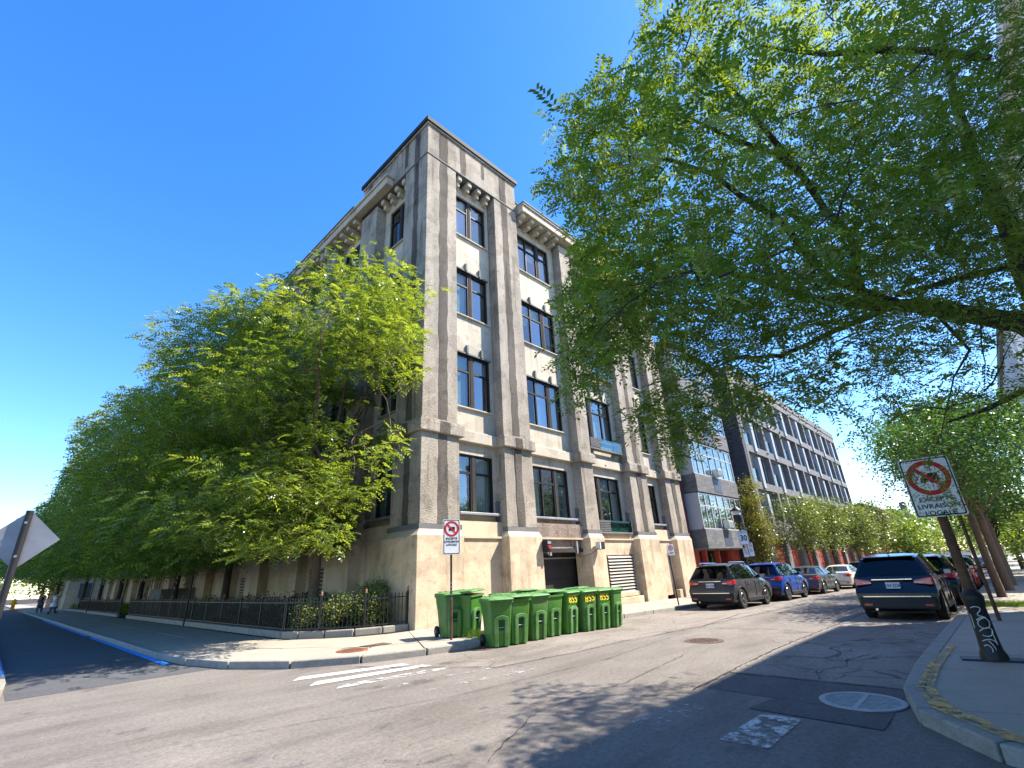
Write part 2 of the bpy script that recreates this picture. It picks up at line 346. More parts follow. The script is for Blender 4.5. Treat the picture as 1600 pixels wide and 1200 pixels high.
for k in range(16):
    x = rnd.uniform(-.9, 3.2); y = rnd.uniform(-11.9, -10.6); a = rnd.uniform(0, 6.28); l = rnd.uniform(.25, .6)
    crack([(x, y), (x + l * math.cos(a), y + l * math.sin(a)), (x + l * 1.6 * math.cos(a + .5), y + l * 1.6 * math.sin(a + .5))], .02)
# painted crossings
def stripe(p, m, z=.0075): MB().quad(*[(x, y, zf(x) + z) for x, y in p]).build('crosswalk_stripe', m, road)
stripe(((-5.42, -3.95), (-5.2, -3.72), (-3.42, -4.32), (-3.42, -4.58)), M['white'])
stripe(((-5.45, -4.68), (-5.2, -4.42), (-3.3, -4.83), (-3.25, -5.08)), M['white'])
stripe(((-5.3, -5.32), (-5.1, -5.08), (-3.2, -5.45), (-3.1, -5.7)), M['whiteworn'])
stripe(((-5.0, -6.1), (-4.85, -5.9), (-2.7, -6.15), (-2.65, -6.4)), M['whitefaint'])
stripe(((-4.7, -6.9), (-4.6, -6.68), (-2.2, -6.95), (-2.15, -7.2)), M['whitefaint'])
stripe(((-4.4, -10.5), (-4.4, -10.05), (-3.3, -10.1), (-3.3, -10.5)), M['whitefaint'])
stripe(((-4.3, -11.5), (-4.3, -11.05), (-3.25, -11.1), (-3.25, -11.5)), M['whiteworn'], .0115)
sheet(-6.34, -6.19, .9, 13, .012).build('blue_gutter_stripe', M['bluepaint'], road)
sheet(-6.34, -6.19, 14, 36, .012).build('blue_gutter_stripe', M['bluepaint'], road)
# sidewalks: slabs and kerb stones are pieces
def walk(name, pairs, kerbw, m_slab=None, sign=1, gap=.018, per=1):
    root = struct(bpy.data.objects.new(name, None)); COL.objects.link(root)
    base = MB(); slabs = 0
    for i in range(len(pairs) - 1):
        (a0, b0), (a1, b1) = pairs[i], pairs[i + 1]
        base.prism([a0, b0, b1, a1], -.04, .105)
    base.build('bedding', M['kerb'], root)
    def lerp(p, q, t): return (p[0] + (q[0] - p[0]) * t, p[1] + (q[1] - p[1]) * t)
    for i in range(len(pairs) - 1):
        (a0, b0), (a1, b1) = pairs[i], pairs[i + 1]
        L = max(math.dist(a0, a1), math.dist(b0, b1), .05); g = min(gap / L, .2)
        A0, A1 = lerp(a0, a1, g), lerp(a0, a1, 1 - g); B0, B1 = lerp(b0, b1, g), lerp(b0, b1, 1 - g)
        nn = 2 if math.dist(a0, b0) > 2 and (pairs[i][0][0] > -6) else 1
        for k in range(nn):
            t0, t1 = k / nn + (.004 if k else 0), (k + 1) / nn - (.004 if k < nn - 1 else 0)
            h = .125 + rnd.uniform(-.004, .004)
            MB().prism([lerp(A0, B0, t0), lerp(A0, B0, t1), lerp(A1, B1, t1), lerp(A1, B1, t0)], .08, h).build('slab', m_slab or M['concrete'], root)
        # kerb stone outside b
        def off(p, q0, q1):
            dx, dy = q1[0] - q0[0], q1[1] - q0[1]; l = math.hypot(dx, dy); return (p[0] + sign * dy / l * kerbw, p[1] - sign * dx / l * kerbw)
        p_ = pairs[max(i - 1, 0)][1]; n_ = pairs[min(i + 2, len(pairs) - 1)][1]
        C0 = off(B0, p_, b1); C1 = off(B1, b0, n_)
        MB().prism([B0, C0, C1, B1], -.04, .14 + rnd.uniform(-.006, .006)).build('kerb_stone', M['kerb'], root, bevel=.018)
    return root
pr = [((-3.4, y), (-6.0, y)) for y in (150, 120, 100, 80, 66, 58, 52, 46, 42, 38, 35, 32, 29, 26, 23.5, 21, 18.5, 16, 14, 12, 10, 8, 6, 4, 2.4)]
pr += [((-3.3, 1.5), (-5.88, .4)), ((-2.75, .75), (-5.5, -1.2)), ((-2.05, .05), (-4.8, -2.5)), ((-1.3, -.3), (-3.75, -3.3)), ((-.6, -.38), (-2.5, -3.8)), ((.0, -.38), (-1.3, -4.1)), ((.2, -.38), (-.8, -3.4))]
pr += [((x, -.38), (x, -3.4)) for x in (2, 4, 6, 8, 10, 12, 14, 16, 18, 20, 22, 24, 27, 30, 34, 38, 42, 47, 52, 60, 80, 110, 150, 200)]
corner_walk = walk('corner_sidewalk', pr, .17, sign=1)
pr = [((x, -17.2), (x, -12.38)) for x in (200, 150, 110, 80, 60, 50, 42, 36, 31, 27, 23, 20, 17, 14.5, 12.3, 10.2, 8.3, 6.4, 4.5, 2.7, 1.0)]
pr += [((-.1, -17.2), (-.45, -12.38)), ((-.9, -17.2), (-1.8, -12.42)), ((-1.3, -17.2), (-2.7, -12.62)), ((-1.5, -17.3), (-3.45, -13.15)), ((-1.6, -17.6), (-4.0, -14.2)), ((-1.7, -18.5), (-4.3, -16)), ((-1.7, -24), (-4.35, -24)), ((-1.7, -34), (-4.35, -34))]
right_walk = walk('right_sidewalk', pr, .2, sign=1)
strip([(1.8, -12.52), (.6, -12.50), (-.45, -12.47), (-1.75, -12.5), (-2.62, -12.72), (-3.35, -13.2), (-3.8, -14.0)], [(1.8, -12.43), (.6, -12.39), (-.45, -12.33), (-1.8, -12.36), (-2.74, -12.56), (-3.5, -13.08), (-3.97, -13.95)], .149).build('yellow_paint_line', M['yellowpaint'], right_walk)
pr = [((-13, y), (-9.06, y)) for y in (60, 40, 30, 22, 16, 12, 8, 5, 2.5, .6)] + [((-13, -.6), (-9.12, -.3)), ((-13, -1.2), (-9.35, -1.0)), ((-13.2, -1.5), (-9.9, -1.5)), ((-15, -1.6), (-12, -1.7))]
left_walk = walk('left_sidewalk', pr, .17, sign=-1)
strip([(-8.92, y) for y in (1.8, 10, 25, 50)], [(-9.04, y) for y in (1.8, 10, 25, 50)], .149).build('blue_paint_line', M['bluepaint'], left_walk)
MB().box(-8.886, -8.878, 1.6, 50, .01, .125).build('blue_paint_line', M['bluepaint'], left_walk)
# planted bed between the fence and the corner building
bed = MB(); bp = [(-3.0, 2.4), (-2.75, 1.5), (-2.2, .85), (-1.5, .45), (-.45, .2), (.3, .2), (.3, 25.6), (-3.0, 25.6)]
bed.prism(bp, .05, .24); struct(bed.build('planting_bed', M['soil']))
bed = MB(); bed.prism([(-3.0, 28.6), (.3, 28.6), (.3, 62), (-3.0, 62)], .05, .24); struct(bed.build('planting_bed', M['soil']))
# ================================================================ BUILDINGS
def bx(mb, side, u0, u1, d0, d1, z0, z1):
    return mb.box(u0, u1, d0, d1, z0, z1) if side == 'R' else mb.box(d0, d1, u0, u1, z0, z1)
def window(side, parent, u0, u1, z0, z1, cuts, d=.52, panel=None, transom=.7, fm=None, fw=.07, blinds=True, gm=None, muntin=False):
    """frame > pane, blind; cuts = interior vertical divisions"""
    fm = fm or M['frame']; gm0 = gm
    fr = MB()
    bx(fr, side, u0, u1, d - .05, d + .07, z0, z0 + fw); bx(fr, side, u0, u1, d - .05, d + .07, z1 - fw, z1)
    bx(fr, side, u0, u0 + fw, d - .052, d + .072, z0 + fw, z1 - fw); bx(fr, side, u1 - fw, u1, d - .052, d + .072, z0 + fw, z1 - fw)
    edges = [u0] + list(cuts) + [u1]
    zt = z0 + (z1 - z0) * transom
    for c in cuts: bx(fr, side, c - fw / 2, c + fw / 2, d - .052, d + .072, z0 + fw, z1 - fw)
    lights = [(edges[i], edges[i + 1]) for i in range(len(edges) - 1)]
    skip = None
    if panel is not None: skip = panel
    for i, (a, b) in enumerate(lights):
        if i == skip: continue
        if transom < 1: bx(fr, side, a + .03, b - .03, d - .04, d + .06, zt - .04, zt + .04)
    f = fr.build('window_frame', fm, parent)
    for i, (a, b) in enumerate(lights):
        if i == skip:
            bx(MB(), side, a + .03, b - .03, d - .07, d + .03, z0 + .02, z1 - .02).build('mullion_panel', M['mullion'], f); continue
        for (p, q) in ((z0 + fw, zt - .04), (zt + .04, z1 - fw)) if transom < 1 else ((z0 + fw, z1 - fw),):
            bx(MB(), side, a + .03, b - .03, d + .0, d + .012, p, q).build('pane', gm0 or M[rnd.choice(('glass', 'glass', 'glass2', 'glass3'))], f)
        if blinds:
            r = rnd.random()
            m = M['curtain'] if r < (.35 if z0 > 5 else .75) else M['blind']
            hb = 1 if m is M['curtain'] else rnd.choice((1, .75, .5, .3, .3, .15))
            H = z1 - z0 - 2 * fw
            if rnd.random() < .85: bx(MB(), side, a + .05, b - .05, d + .16, d + .17, z1 - fw - H * hb, z1 - fw).build('blind', m, f)
    return f
main = empty('corner_building', (0, 0, 0), 0, 'tall cream and grey stucco loft building with dark windows on the street corner', 'building')
FL = [(3.72, 5.97), (7.9, 10.3), (12.15, 14.5), (16.4, 18.75)]
RB = [(1.55, 4.0, 1.85, 3.82, [2.68, 2.9], 1), (5.68, 9.2, 5.92, 8.77, [6.9, 7.75, 7.96], 2), (10.2, 13.65, 10.45, 13.28, [11.25, 11.48, 12.4], 1), (15.55, 17.7, 15.85, 17.3, [16.4, 16.6], 1)]
LB = [(1.65, 4.15, 1.95, 3.69, [2.7, 2.9], 1)] + [(5.75 + 4.4 * k, 8.65 + 4.4 * k, 6.0 + 4.4 * k, 8.4 + 4.4 * k, [6.9 + 4.4 * k, 7.12 + 4.4 * k], 1) for k in range(12)]
LEN_R, LEN_L = 19.6, 59.0
# dark core seen through the glass
core = MB(); core.box(1.2, LEN_R - .3, 1.2, LEN_L, 0.3, 19.3); core.build('room_core', M['dark'], main)
fl = MB()
for z in (3.4, 6.9, 11.2, 15.4, 19.0): fl.box(.72, LEN_R - .2, .72, LEN_L - .2, z, z + .3)
fl.build('floor_slabs', M['mullion'], main)
def bay(side, u0, u1, w0, w1, cuts, panel, first, idx):
    DR = .4
    zs = [3.4] + [z for f in FL for z in f] + [19.25]
    wl = MB()
    # jambs
    bx(wl, side, u0, w0, DR, .72, 3.4, 19.25); bx(wl, side, w1, u1, DR, .72, 3.4, 19.25)
    for i in range(0, len(zs), 2): bx(wl, side, w0, w1, DR + .002, .718, zs[i], zs[i + 1])
    wl.build('bay_wall', M['wall'], main)
    # ground panel, ledge
    if not (side == 'R' and idx == 1):
        g = MB(); bx(g, side, u0 - .1, u1 + .1, .05, .7, 0, 2.82); g.build('base_panel', M['creamworn'] if side == 'R' else M['cream'], main)
    g = MB(); bx(g, side, u0 - .02, u1 + .02, .12, .72, 2.82, 3.4); g.build('base_band', M['cream'], main)
    g = MB(); bx(g, side, u0 - .04, u1 + .04, -.02, .7, 2.79, 2.86); g.build('base_ledge', M['cream'], main)
    # belt course between first and second window
    b = MB(); bx(b, side, u0 + .01, u1 - .01, .2, .5, 6.42, 6.86); b.build('belt_course', M['wall'], main, bevel=.02)
    b = MB(); bx(b, side, u0 + .01, u1 - .01, .3, .5, 6.86, 6.93); b.build('belt_cap', M['wall'], main, bevel=.02)
    for k, (a, z) in enumerate(FL):
        window(side, main, w0, w1, a, z, cuts, panel=panel, transom=.68)
        s = MB(); e = .0 if k else .14
        bx(s, side, w0 - .06, w1 + .06, DR - .1 - e * 1.6, DR + .15, a - .06 - e * .2, a); s.build('sill', M['zinc'] if k == 0 else M['wall'], main, bevel=.012)
        if k in (1, 2) :
            h = MB(); bx(h, side, w0 - .03, w1 + .03, DR - .05, DR + .1, z, z + .07); h.build('lintel_flashing', M['flash'], main)
            for q in (.32, .74):
                u = w0 + (w1 - w0) * q; h = MB(); bx(h, side, u - .05, u + .05, DR - .09, DR + .02, z + .05, z + .42); h.build('wall_bracket', M['flash'], main)
        if k == 0:
            q = u1 - .02
            for za, zb_, dd in ((a + .1, a + .5, DR), (3.42, 3.62, DR)):
                bx(MB(), side, q - .12, q, dd - .14, dd - .001, za, zb_).build('grey_bracket', M['flash'], main)
    # corbels under the cornice or parapet
    n = max(4, int((u1 - u0) / .62))
    if first:
        for k in range(n):
            u = u0 + (k + .5) * (u1 - u0) / n; c = MB(); bx(c, side, u - .13, u + .13, -.05, .5, 19.22, 19.5); bx(c, side, u - .11, u + .11, .1, .5, 18.98, 19.22); c.build('corbel', M['wall'], main, bevel=.05)
    else:
        for k in range(n):
            u = u0 + (k + .5) * (u1 - u0) / n; c = MB(); bx(c, side, u - .14, u + .14, -.38, .5, 19.26, 19.48); bx(c, side, u - .12, u + .12, -.1, .5, 19.04, 19.26); c.build('corbel', M['wall'], main, bevel=.06)
for i, b in enumerate(RB): bay('R', *b, i == 0, i)
for i, b in enumerate(LB): bay('L', *b, i == 0, i)
def wavy_strip(side, uc, wd, z0, z1, d, name='weathered_strip'):
    n = int((z1 - z0) / .35); L = []; Rr = []
    for k in range(n + 1):
        z = z0 + (z1 - z0) * k / n
        L.append((uc - wd / 2 + rnd.uniform(-.035, .035), z)); Rr.append((uc + wd / 2 + rnd.uniform(-.035, .035), z))
    mb = MB()
    for k in range(n):
        q = (L[k], Rr[k], Rr[k + 1], L[k + 1])
        mb.quad(*[((u, d, z) if side == 'R' else (d, u, z)) for u, z in q])
    mb.build(name, M['pierdark'], main)
def pier(side, u0, u1, bu0, bu1, top, strip_c=.5, corner=False, base=True):
    a = -.1
    p = MB(); t = .07
    lo = -.1 if corner else u0
    def P3(u, d, z): return (u, d, z) if side == 'R' else (d, u, z)
    for (z0, z1, g) in ((6.92, top, .0), (3.22, 6.4, .03)):
        p.hexa([P3(u0 - g, a - g, z0), P3(u1 + g, a - g, z0), P3(u1 + g, .6, z0), P3(u0 - g, .6, z0), P3(u0 + (0 if g else t * .6), a, z1), P3(u1 - (0 if g else t * .4), a, z1), P3(u1 - (0 if g else t * .4), .6, z1), P3(u0 + (0 if g else t * .6), .6, z1)])
    p.build('pier', M['pier'], main, bevel=.015)
    b = MB(); bx(b, side, u0 - .12, u1 + .12, a - .16, .5, 6.4, 6.84); b.build('pier_belt', M['pier'], main, bevel=.025)
    b = MB(); bx(b, side, u0 - .06, u1 + .06, a - .09, .5, 6.84, 6.92); b.build('pier_belt', M['pier'], main, bevel=.02)
    b = MB(); bx(b, side, u0 - .05, u1 + .05, a - .075, .5, 3.06, 3.22); b.build('pier_flashing', M['flash'], main)
    c = u0 + (u1 - u0) * strip_c
    wd = min(.42, (u1 - u0) * .28)
    if strip_c: wavy_strip(side, c, wd, 6.95, top - .02, a - .008); wavy_strip(side, c + .02, wd, 3.24, 6.38, a - .038)
    if strip_c: wavy_strip(side, c, wd, 6.42, 6.83, a - .168)
    # sloped shoulder and base block
    q = MB(); q.hexa([P3(bu0, -.4, 2.84), P3(bu1, -.4, 2.84), P3(bu1, .55, 2.84), P3(bu0, .55, 2.84), P3(u0 - .04, a - .06, 3.06), P3(u1 + .04, a - .06, 3.06), P3(u1 + .04, .5, 3.06), P3(u0 - .04, .5, 3.06)])
    q.build('shoulder', M['cream'], main)
    q = MB(); bx(q, side, bu0, bu1, -.4, .5, -.6, 2.84); q.build('buttress', M['creamworn'] if side == 'R' else M['cream'], main, bevel=.02)
pier('R', 4.0, 5.68, 3.76, 5.65, 19.52, .45); pier('R', 9.2, 10.2, 8.94, 10.08, 19.3, 0)
pier('R', 13.65, 15.5, 13.28, 15.31, 19.3, .5); pier('R', 17.7, 19.55, 17.38, 19.3, 19.3, .5)
pier('L', 4.15, 5.75, 3.95, 5.9, 19.3, 0)
for k in range(1, 13): pier('L', 4.25 + 4.4 * k, 5.75 + 4.4 * k, 4.05 + 4.4 * k, 5.9 + 4.4 * k, 19.3, 0)
# corner pier (one L-shaped mass wrapping the corner)
def lshape(u, v, a, z0, z1, name, m, bev=0, top=None, d=.6):
    """u extent along x, v extent along y, front planes at -a"""
    mb = MB(); ta = top if top is not None else a
    ring = lambda q, e: [(-q, -q), (u + e, -q), (u + e, d), (d, d), (d, v + e), (-q, v + e)]
    r0, r1 = ring(a, a - .1 if a > .1 else 0), ring(ta, ta - .1 if ta > .1 else 0)
    n = len(mb.v); mb.v += [(x, y, z0) for x, y in r0] + [(x, y, z1) for x, y in r1]
    mb.f += [tuple(reversed(range(6))), tuple(range(6, 12))] + [(i, (i + 1) % 6, 6 + (i + 1) % 6, 6 + i) for i in range(6)]
    return mb.build(name, m, main, bevel=bev)
lshape(1.55, 1.65, .1, 6.92, 19.52, 'pier', M['pier'], .015); lshape(1.55, 1.65, .13, 3.22, 6.4, 'pier', M['pier'], .015)
lshape(1.62, 1.72, .26, 6.4, 6.84, 'pier_belt', M['pier'], .025); lshape(1.58, 1.68, .19, 6.84, 6.92, 'pier_belt', M['pier'], .02)
lshape(1.58, 1.68, .175, 3.06, 3.22, 'pier_flashing', M['flash'])
lshape(1.4, 1.5, .4, 2.84, 3.06, 'shoulder', M['cream'], 0, .16); lshape(1.25, 1.45, .4, -.4, 2.84, 'buttress', M['creamworn'], .02)
for z0, z1, d in ((6.95, 19.5, -.108), (3.24, 6.38, -.138), (6.42, 6.83, -.268)):
    wavy_strip('R', .82, .44, z0, z1, d); wavy_strip('L', .72, .36, z0, z1, d)
# tower crown: parapet over the corner bay on both streets, joint line, metal cap
def Lband(L1, L2, a, z0, z1, name, m, bev=0, d=.6):
    mb = MB(); r = [(-a, -a), (L1, -a), (L1, d), (d, d), (d, L2), (-a, L2)]
    mb.v += [(x, y, z0) for x, y in r] + [(x, y, z1) for x, y in r]
    mb.f += [tuple(reversed(range(6))), tuple(range(6, 12))] + [(i, (i + 1) % 6, 6 + (i + 1) % 6, 6 + i) for i in range(6)]
    return mb.build(name, m, main, bevel=bev)
Lband(5.66, 5.72, .1, 19.58, 21.3, 'parapet', M['pier'], .02)
Lband(5.7, 5.76, .135, 19.52, 19.58, 'joint_flashing', M['flash'])
Lband(5.72, 5.78, .17, 21.3, 21.42, 'parapet_trim', M['pier'], .02)
Lband(5.78, 5.84, .24, 21.42, 21.66, 'metal_cap', M['blackmetal'], .01)
for u, wdt, zz in ((.8, .5, 19.6), (2.0, .35, 19.6), (4.7, .45, 19.6), (3.3, .2, 20.2)): wavy_strip('R', u, wdt, zz, 21.28, -.109)
for u, wdt, zz in ((.7, .4, 19.6), (1.6, .25, 19.9), (5.0, .4, 19.6)): wavy_strip('L', u, wdt, zz, 21.28, -.109)
MB().box(1.5, 5.66, .6, 1.0, 21.0, 21.3).build('parapet', M['pier'], main)
def pent(side, u0, u1):
    b = MB(); bx(b, side, u0, u1, -.5, .55, 19.5, 19.9); b.build('cornice', M['wall'], main, bevel=.03)
    b = MB(); bx(b, side, u0 - .0, u1, -.58, .5, 19.9, 20.02); b.build('cornice_lip', M['wall'], main, bevel=.02)
    b = MB(); bx(b, side, u0, u1, -.62, .4, 20.02, 20.1); b.build('cornice_flashing', M['flash'], main)
    b = MB(); bx(b, side, u0, u1, .05, .5, 20.1, 20.35); b.build('parapet', M['wall'], main)
    b = MB(); bx(b, side, u0, u1, .0, .55, 20.35, 20.42); b.build('metal_cap', M['blackmetal'], main)
pent('R', 5.8, LEN_R + .1)
b = MB(); b.box(-.5, -.11, 2.7, 5.84, 19.5, 19.9); b.build('cornice', M['wall'], main, bevel=.03)
b = MB(); b.box(-.58, -.11, 2.6, 5.84, 19.9, 20.02); b.build('cornice_lip', M['wall'], main, bevel=.02)
pent('L', 5.85, LEN_L)
for y in (9.9, 14.3, 18.7, 23.1):                                     # ornate brackets on the side piers
    for s in (0, .5): MB().box(-.42, -.1, y - .7 + s, y - .45 + s, 18.9, 19.48).build('scroll_bracket', M['wall'], main, bevel=.08)
roof = MB(); roof.box(.5, LEN_R - .2, .5, LEN_L, 19.35, 19.9); roof.build('roof', M['flash'], main)
MB().box(19.3, 19.58, .3, LEN_L, -.6, 19.9).build('side_wall', M['pier'], main)
MB().box(.1, 19.5, LEN_L, LEN_L + .4, -.6, 19.9).build('rear_wall', M['pier'], main)
# garage bay
g = MB(); g.box(5.6, 9.25, .14, .6, 2.42, 3.3); g.build('garage_lintel', M['pink'], main, bevel=.01)
MB().box(5.95, 8.9, .08, .138, 2.8, 3.45).build('render_panel', M['pink'], main)
MB().box(5.7, 9.2, .06, .6, 2.26, 2.42).build('door_header', M['mullion'], main)
door = MB().box(5.7, 9.2, .75, .8, -.1, 2.4).build('garage_door', M['dark'], main)
for k in range(4): MB().box(5.75, 9.15, .735, .75, .03 + k * .6, .6 + k * .6).build('door_panel', surf('garage_door_panel', (.035, .033, .033), rough=.6, bmp=0) if k == 0 else bpy.data.materials['garage_door_panel'], door)
MB().box(5.72, 9.18, .66, .72, 2.02, 2.08).build('door_rail', M['zinc'], main)
for u in (8.45, 6.45): MB().box(u, u + .1, .02, .135, 2.2, 2.78).build('wall_bracket', M['zinc'], main)
# louvre in the third bay, plus side-street louvres
def louvre(side, u0, u1, z0, z1, n):
    o = bpy.data.objects.new('louvre', None); COL.objects.link(o); o.parent = main
    bx(MB(), side, u0, u1, .03, .045, z0, z1).build('dark_backing', M['dark'], o)
    h = (z1 - z0) / n
    for k in range(n):
        z = z0 + k * h
        P3 = (lambda u, d, zz: (u, d, zz)) if side == 'R' else (lambda u, d, zz: (d, u, zz))
        MB().hexa([P3(u0, -.06, z), P3(u1, -.06, z), P3(u1, -.03, z), P3(u0, -.03, z), P3(u0, -.005, z + h * .62), P3(u1, -.005, z + h * .62), P3(u1, .025, z + h * .62), P3(u0, .025, z + h * .62)]).build('slat', M['louv'], o)
M['louv'] = surf('beige_louvre_metal', (.34, .30, .25), rough=.5, var=.2, fine=8, bmp=.05)
louvre('R', 10.75, 13.1, .42, 2.1, 12)
MB().box(10.3, 13.1, -.14, .05, .22, .42).build('louvre_sill', M['creamworn'], main, bevel=.02); MB().box(10.3, 13.1, -.3, .05, -.2, .2).build('plinth_step', M['creamworn'], main, bevel=.02)
louvre('L', 6.1, 8.1, .75, 2.1, 9); louvre('L', 14.8, 16.6, .7, 2.0, 9)
MB().box(16.9, 17.3, -.3, .04, -.3, .25).build('plinth_step', M['creamworn'], main, bevel=.03)
MB().box(15.75, 15.93, -.01, .045, 1.0, 1.75).build('intercom_box', M['zinc'], main)
MB().box(15.78, 15.9, -.02, -.01, 1.05, 1.7).build('intercom_face', M['flash'], main)
# glass rails with air-conditioner louvre boxes in the third bay
for a, z in FL[:3]:
    o = bpy.data.objects.new('window_guard', None); COL.objects.link(o); o.parent = main
    MB().box(10.35, 13.35, -.02, .3, a - .62, a - .54).build('guard_frame', M['flash'], o)
    ac = MB().box(10.4, 11.35, .0, .3, a - .53, a - .02).build('air_vent_box', M['mullion'], o)
    for k in range(6): MB().box(10.43, 11.32, -.015, -.001, a - .5 + k * .08, a - .45 + k * .08).build('vent_slat', M['flash'], ac)
    for u0, u1 in ((11.38, 12.5), (12.53, 13.33)): MB().box(u0, u1, -.01, .005, a - .53, a - .0).build('glass_panel', M['rail'], o)
    MB().box(13.31, 13.35, -.02, .38, a - .53, a + .01).build('guard_frame', M['flash'], o)
sc_ = MB(); sc_.lathe([(.02, -.1), (.16, 0), (.2, .08), (.2, .12)], (11.9, .36, 6.5), 10); sc_.build('stone_boss', M['wall'], main, True)
# small conical drains, red traffic lamp and floodlight are things fixed on it
lt = empty('garage_lamp', (5.72, -.55, 2.45), 0, 'red warning lamp in a black box above the garage opening, left side', 'lamp')
MB().box(-.13, .13, -.13, .13, -.2, .26).build('housing', M['blackmetal'], lt, bevel=.02)
M['redlamp'] = surf('red_lens', (.5, .04, .02), rough=.3, var=.1, bmp=0)
MB().lathe([(.0, -.175), (.07, -.17), (.085, -.135)], (0, 0, -.02), 12, 'y').build('red_lens', M['redlamp'], lt, True)
MB().box(-.1, .1, -.15, -.132, .1, .2).build('white_label', M['zinc'], lt); MB().box(-.03, .03, .1, .2, -.05, .05).build('arm', M['blackmetal'], lt)
MB().box(.06, .16, -.1, -.02, -.34, -.2).build('conduit_box', M['zinc'], lt)
lt = empty('floodlight', (9.3, -.62, 2.5), 0, 'small black and white floodlight on the buttress right of the garage opening', 'lamp')
MB().box(-.05, .22, -.14, .14, -.17, .15).build('housing', M['blackmetal'], lt, bevel=.02); MB().box(-.14, -.05, -.12, .12, -.15, .13).build('lens_panel', M['blind'], lt)
MB().tube([(.1, .1, -.0), (.1, .22, 0)], .03).build('arm', M['blackmetal'], lt)
cab = MB().tube([(-.1, .0, -.1), (-.45, .1, -.32), (-.8, .3, -.42), (-1.1, .72, -.4)], .014, 6); cab.build('cable', M['blackmetal'], lt)
# ---------------- grey bay-window building
M['greybrick'] = None
def brickmat(name, c1, c2, mort, sc=1.0, bw=.24, bh=.075):
    m, nt, bs = new_mat(name)
    # facade coordinates: along = x+y, up = z
    g = nt.nodes.new('ShaderNodeSeparateXYZ'); nt.links.new(pos(nt), g.inputs[0])
    ad = nt.nodes.new('ShaderNodeMath'); nt.links.new(g.outputs[0], ad.inputs[0]); nt.links.new(g.outputs[1], ad.inputs[1])
    cb = nt.nodes.new('ShaderNodeCombineXYZ'); nt.links.new(ad.outputs[0], cb.inputs[0]); nt.links.new(g.outputs[2], cb.inputs[1])
    b = nt.nodes.new('ShaderNodeTexBrick'); nt.links.new(cb.outputs[0], b.inputs['Vector']); b.inputs['Scale'].default_value = 1
    b.inputs['Brick Width'].default_value = bw; b.inputs['Row Height'].default_value = bh; b.inputs['Mortar Size'].default_value = .008
    b.inputs['Color1'].default_value = (*c1, 1); b.inputs['Color2'].default_value = (*c2, 1); b.inputs['Mortar'].default_value = (*mort, 1)
    n = noise(nt, 2, 5, pos(nt)); col = mix(nt, b.outputs[0], ramp(nt, n.outputs[0], [(.3, (.75, .75, .75)), (.7, (1.15, 1.15, 1.15))]).outputs[0], .7, 'MULTIPLY')
    nt.links.new(col, bs.inputs['Base Color']); bs.inputs['Roughness'].default_value = .85; bump(nt, bs, b.outputs[1], -.4, .008); return m
M['greybrick'] = brickmat('grey_brick', (.10, .10, .105), (.155, .15, .15), (.08, .08, .08), bw=.5, bh=.15)
M['darkbrick'] = brickmat('dark_slate_brick', (.05, .05, .062), (.085, .085, .10), (.04, .04, .045))
M['lilacbrick'] = brickmat('grey_violet_brick', (.14, .137, .15), (.20, .195, .205), (.12, .12, .12))
M['redbrick'] = brickmat('red_brick', (.28, .075, .045), (.36, .11, .07), (.2, .13, .11))
M['redpaint'] = surf('red_painted_panel', (.36, .06, .045), rough=.6, var=.15, bmp=.1)
M['darkred'] = surf('dark_red_steel', (.11, .022, .025), rough=.5, var=.15, bmp=.1)
M['alu'] = surf('pale_aluminium', (.40, .41, .43), rough=.5, var=.08, bmp=0)
M['slate'] = surf('slate_blue_panel', (.075, .09, .12), rough=.5, var=.1, bmp=0)
grey = empty('bay_window_building', (19.7, 0, zf(19.7)), 0, 'grey brick building with stacked bay windows and red ground floor beside the corner building', 'building')
def gb(name, m, x0, x1, y0, y1, z0, z1, par=None, bevel=0): return MB().box(x0, x1, y0, y1, z0, z1).build(name, m, par or grey, bevel=bevel)
GX = 19.7; gz = zf(19.7)
gb('party_wall_strip', M['darkred'], .0, .38, -.05, .6, -.2, 16.5)
gb('wall', M['greybrick'], .4, 9.2, .3, 12, 2.6, 16.5)
gb('ground_floor_wall', M['redpaint'], .4, 2.3, .5, 12, -.3, 2.7); gb('ground_floor_wall', M['redpaint'], 7.6, 9.2, .5, 12, -.3, 2.7)
gb('ground_floor_recess', M['dark'], 2.3, 7.6, 1.6, 12, -.3, 2.7)
for x in (2.6, 4.6, 6.9): gb('entrance_post', M['redpaint'], x, x + .22, .2, .5, -.3, 2.6)
dr = gb('entrance_door', M['frame'], 3.1, 4.4, 1.4, 1.58, -.2, 2.3); gb('pane', M['glass'], 3.2, 4.3, 1.37, 1.395, .2, 2.2, dr)
gb('shop_window', M['rail'], 5.0, 6.7, .9, .93, .2, 2.4)
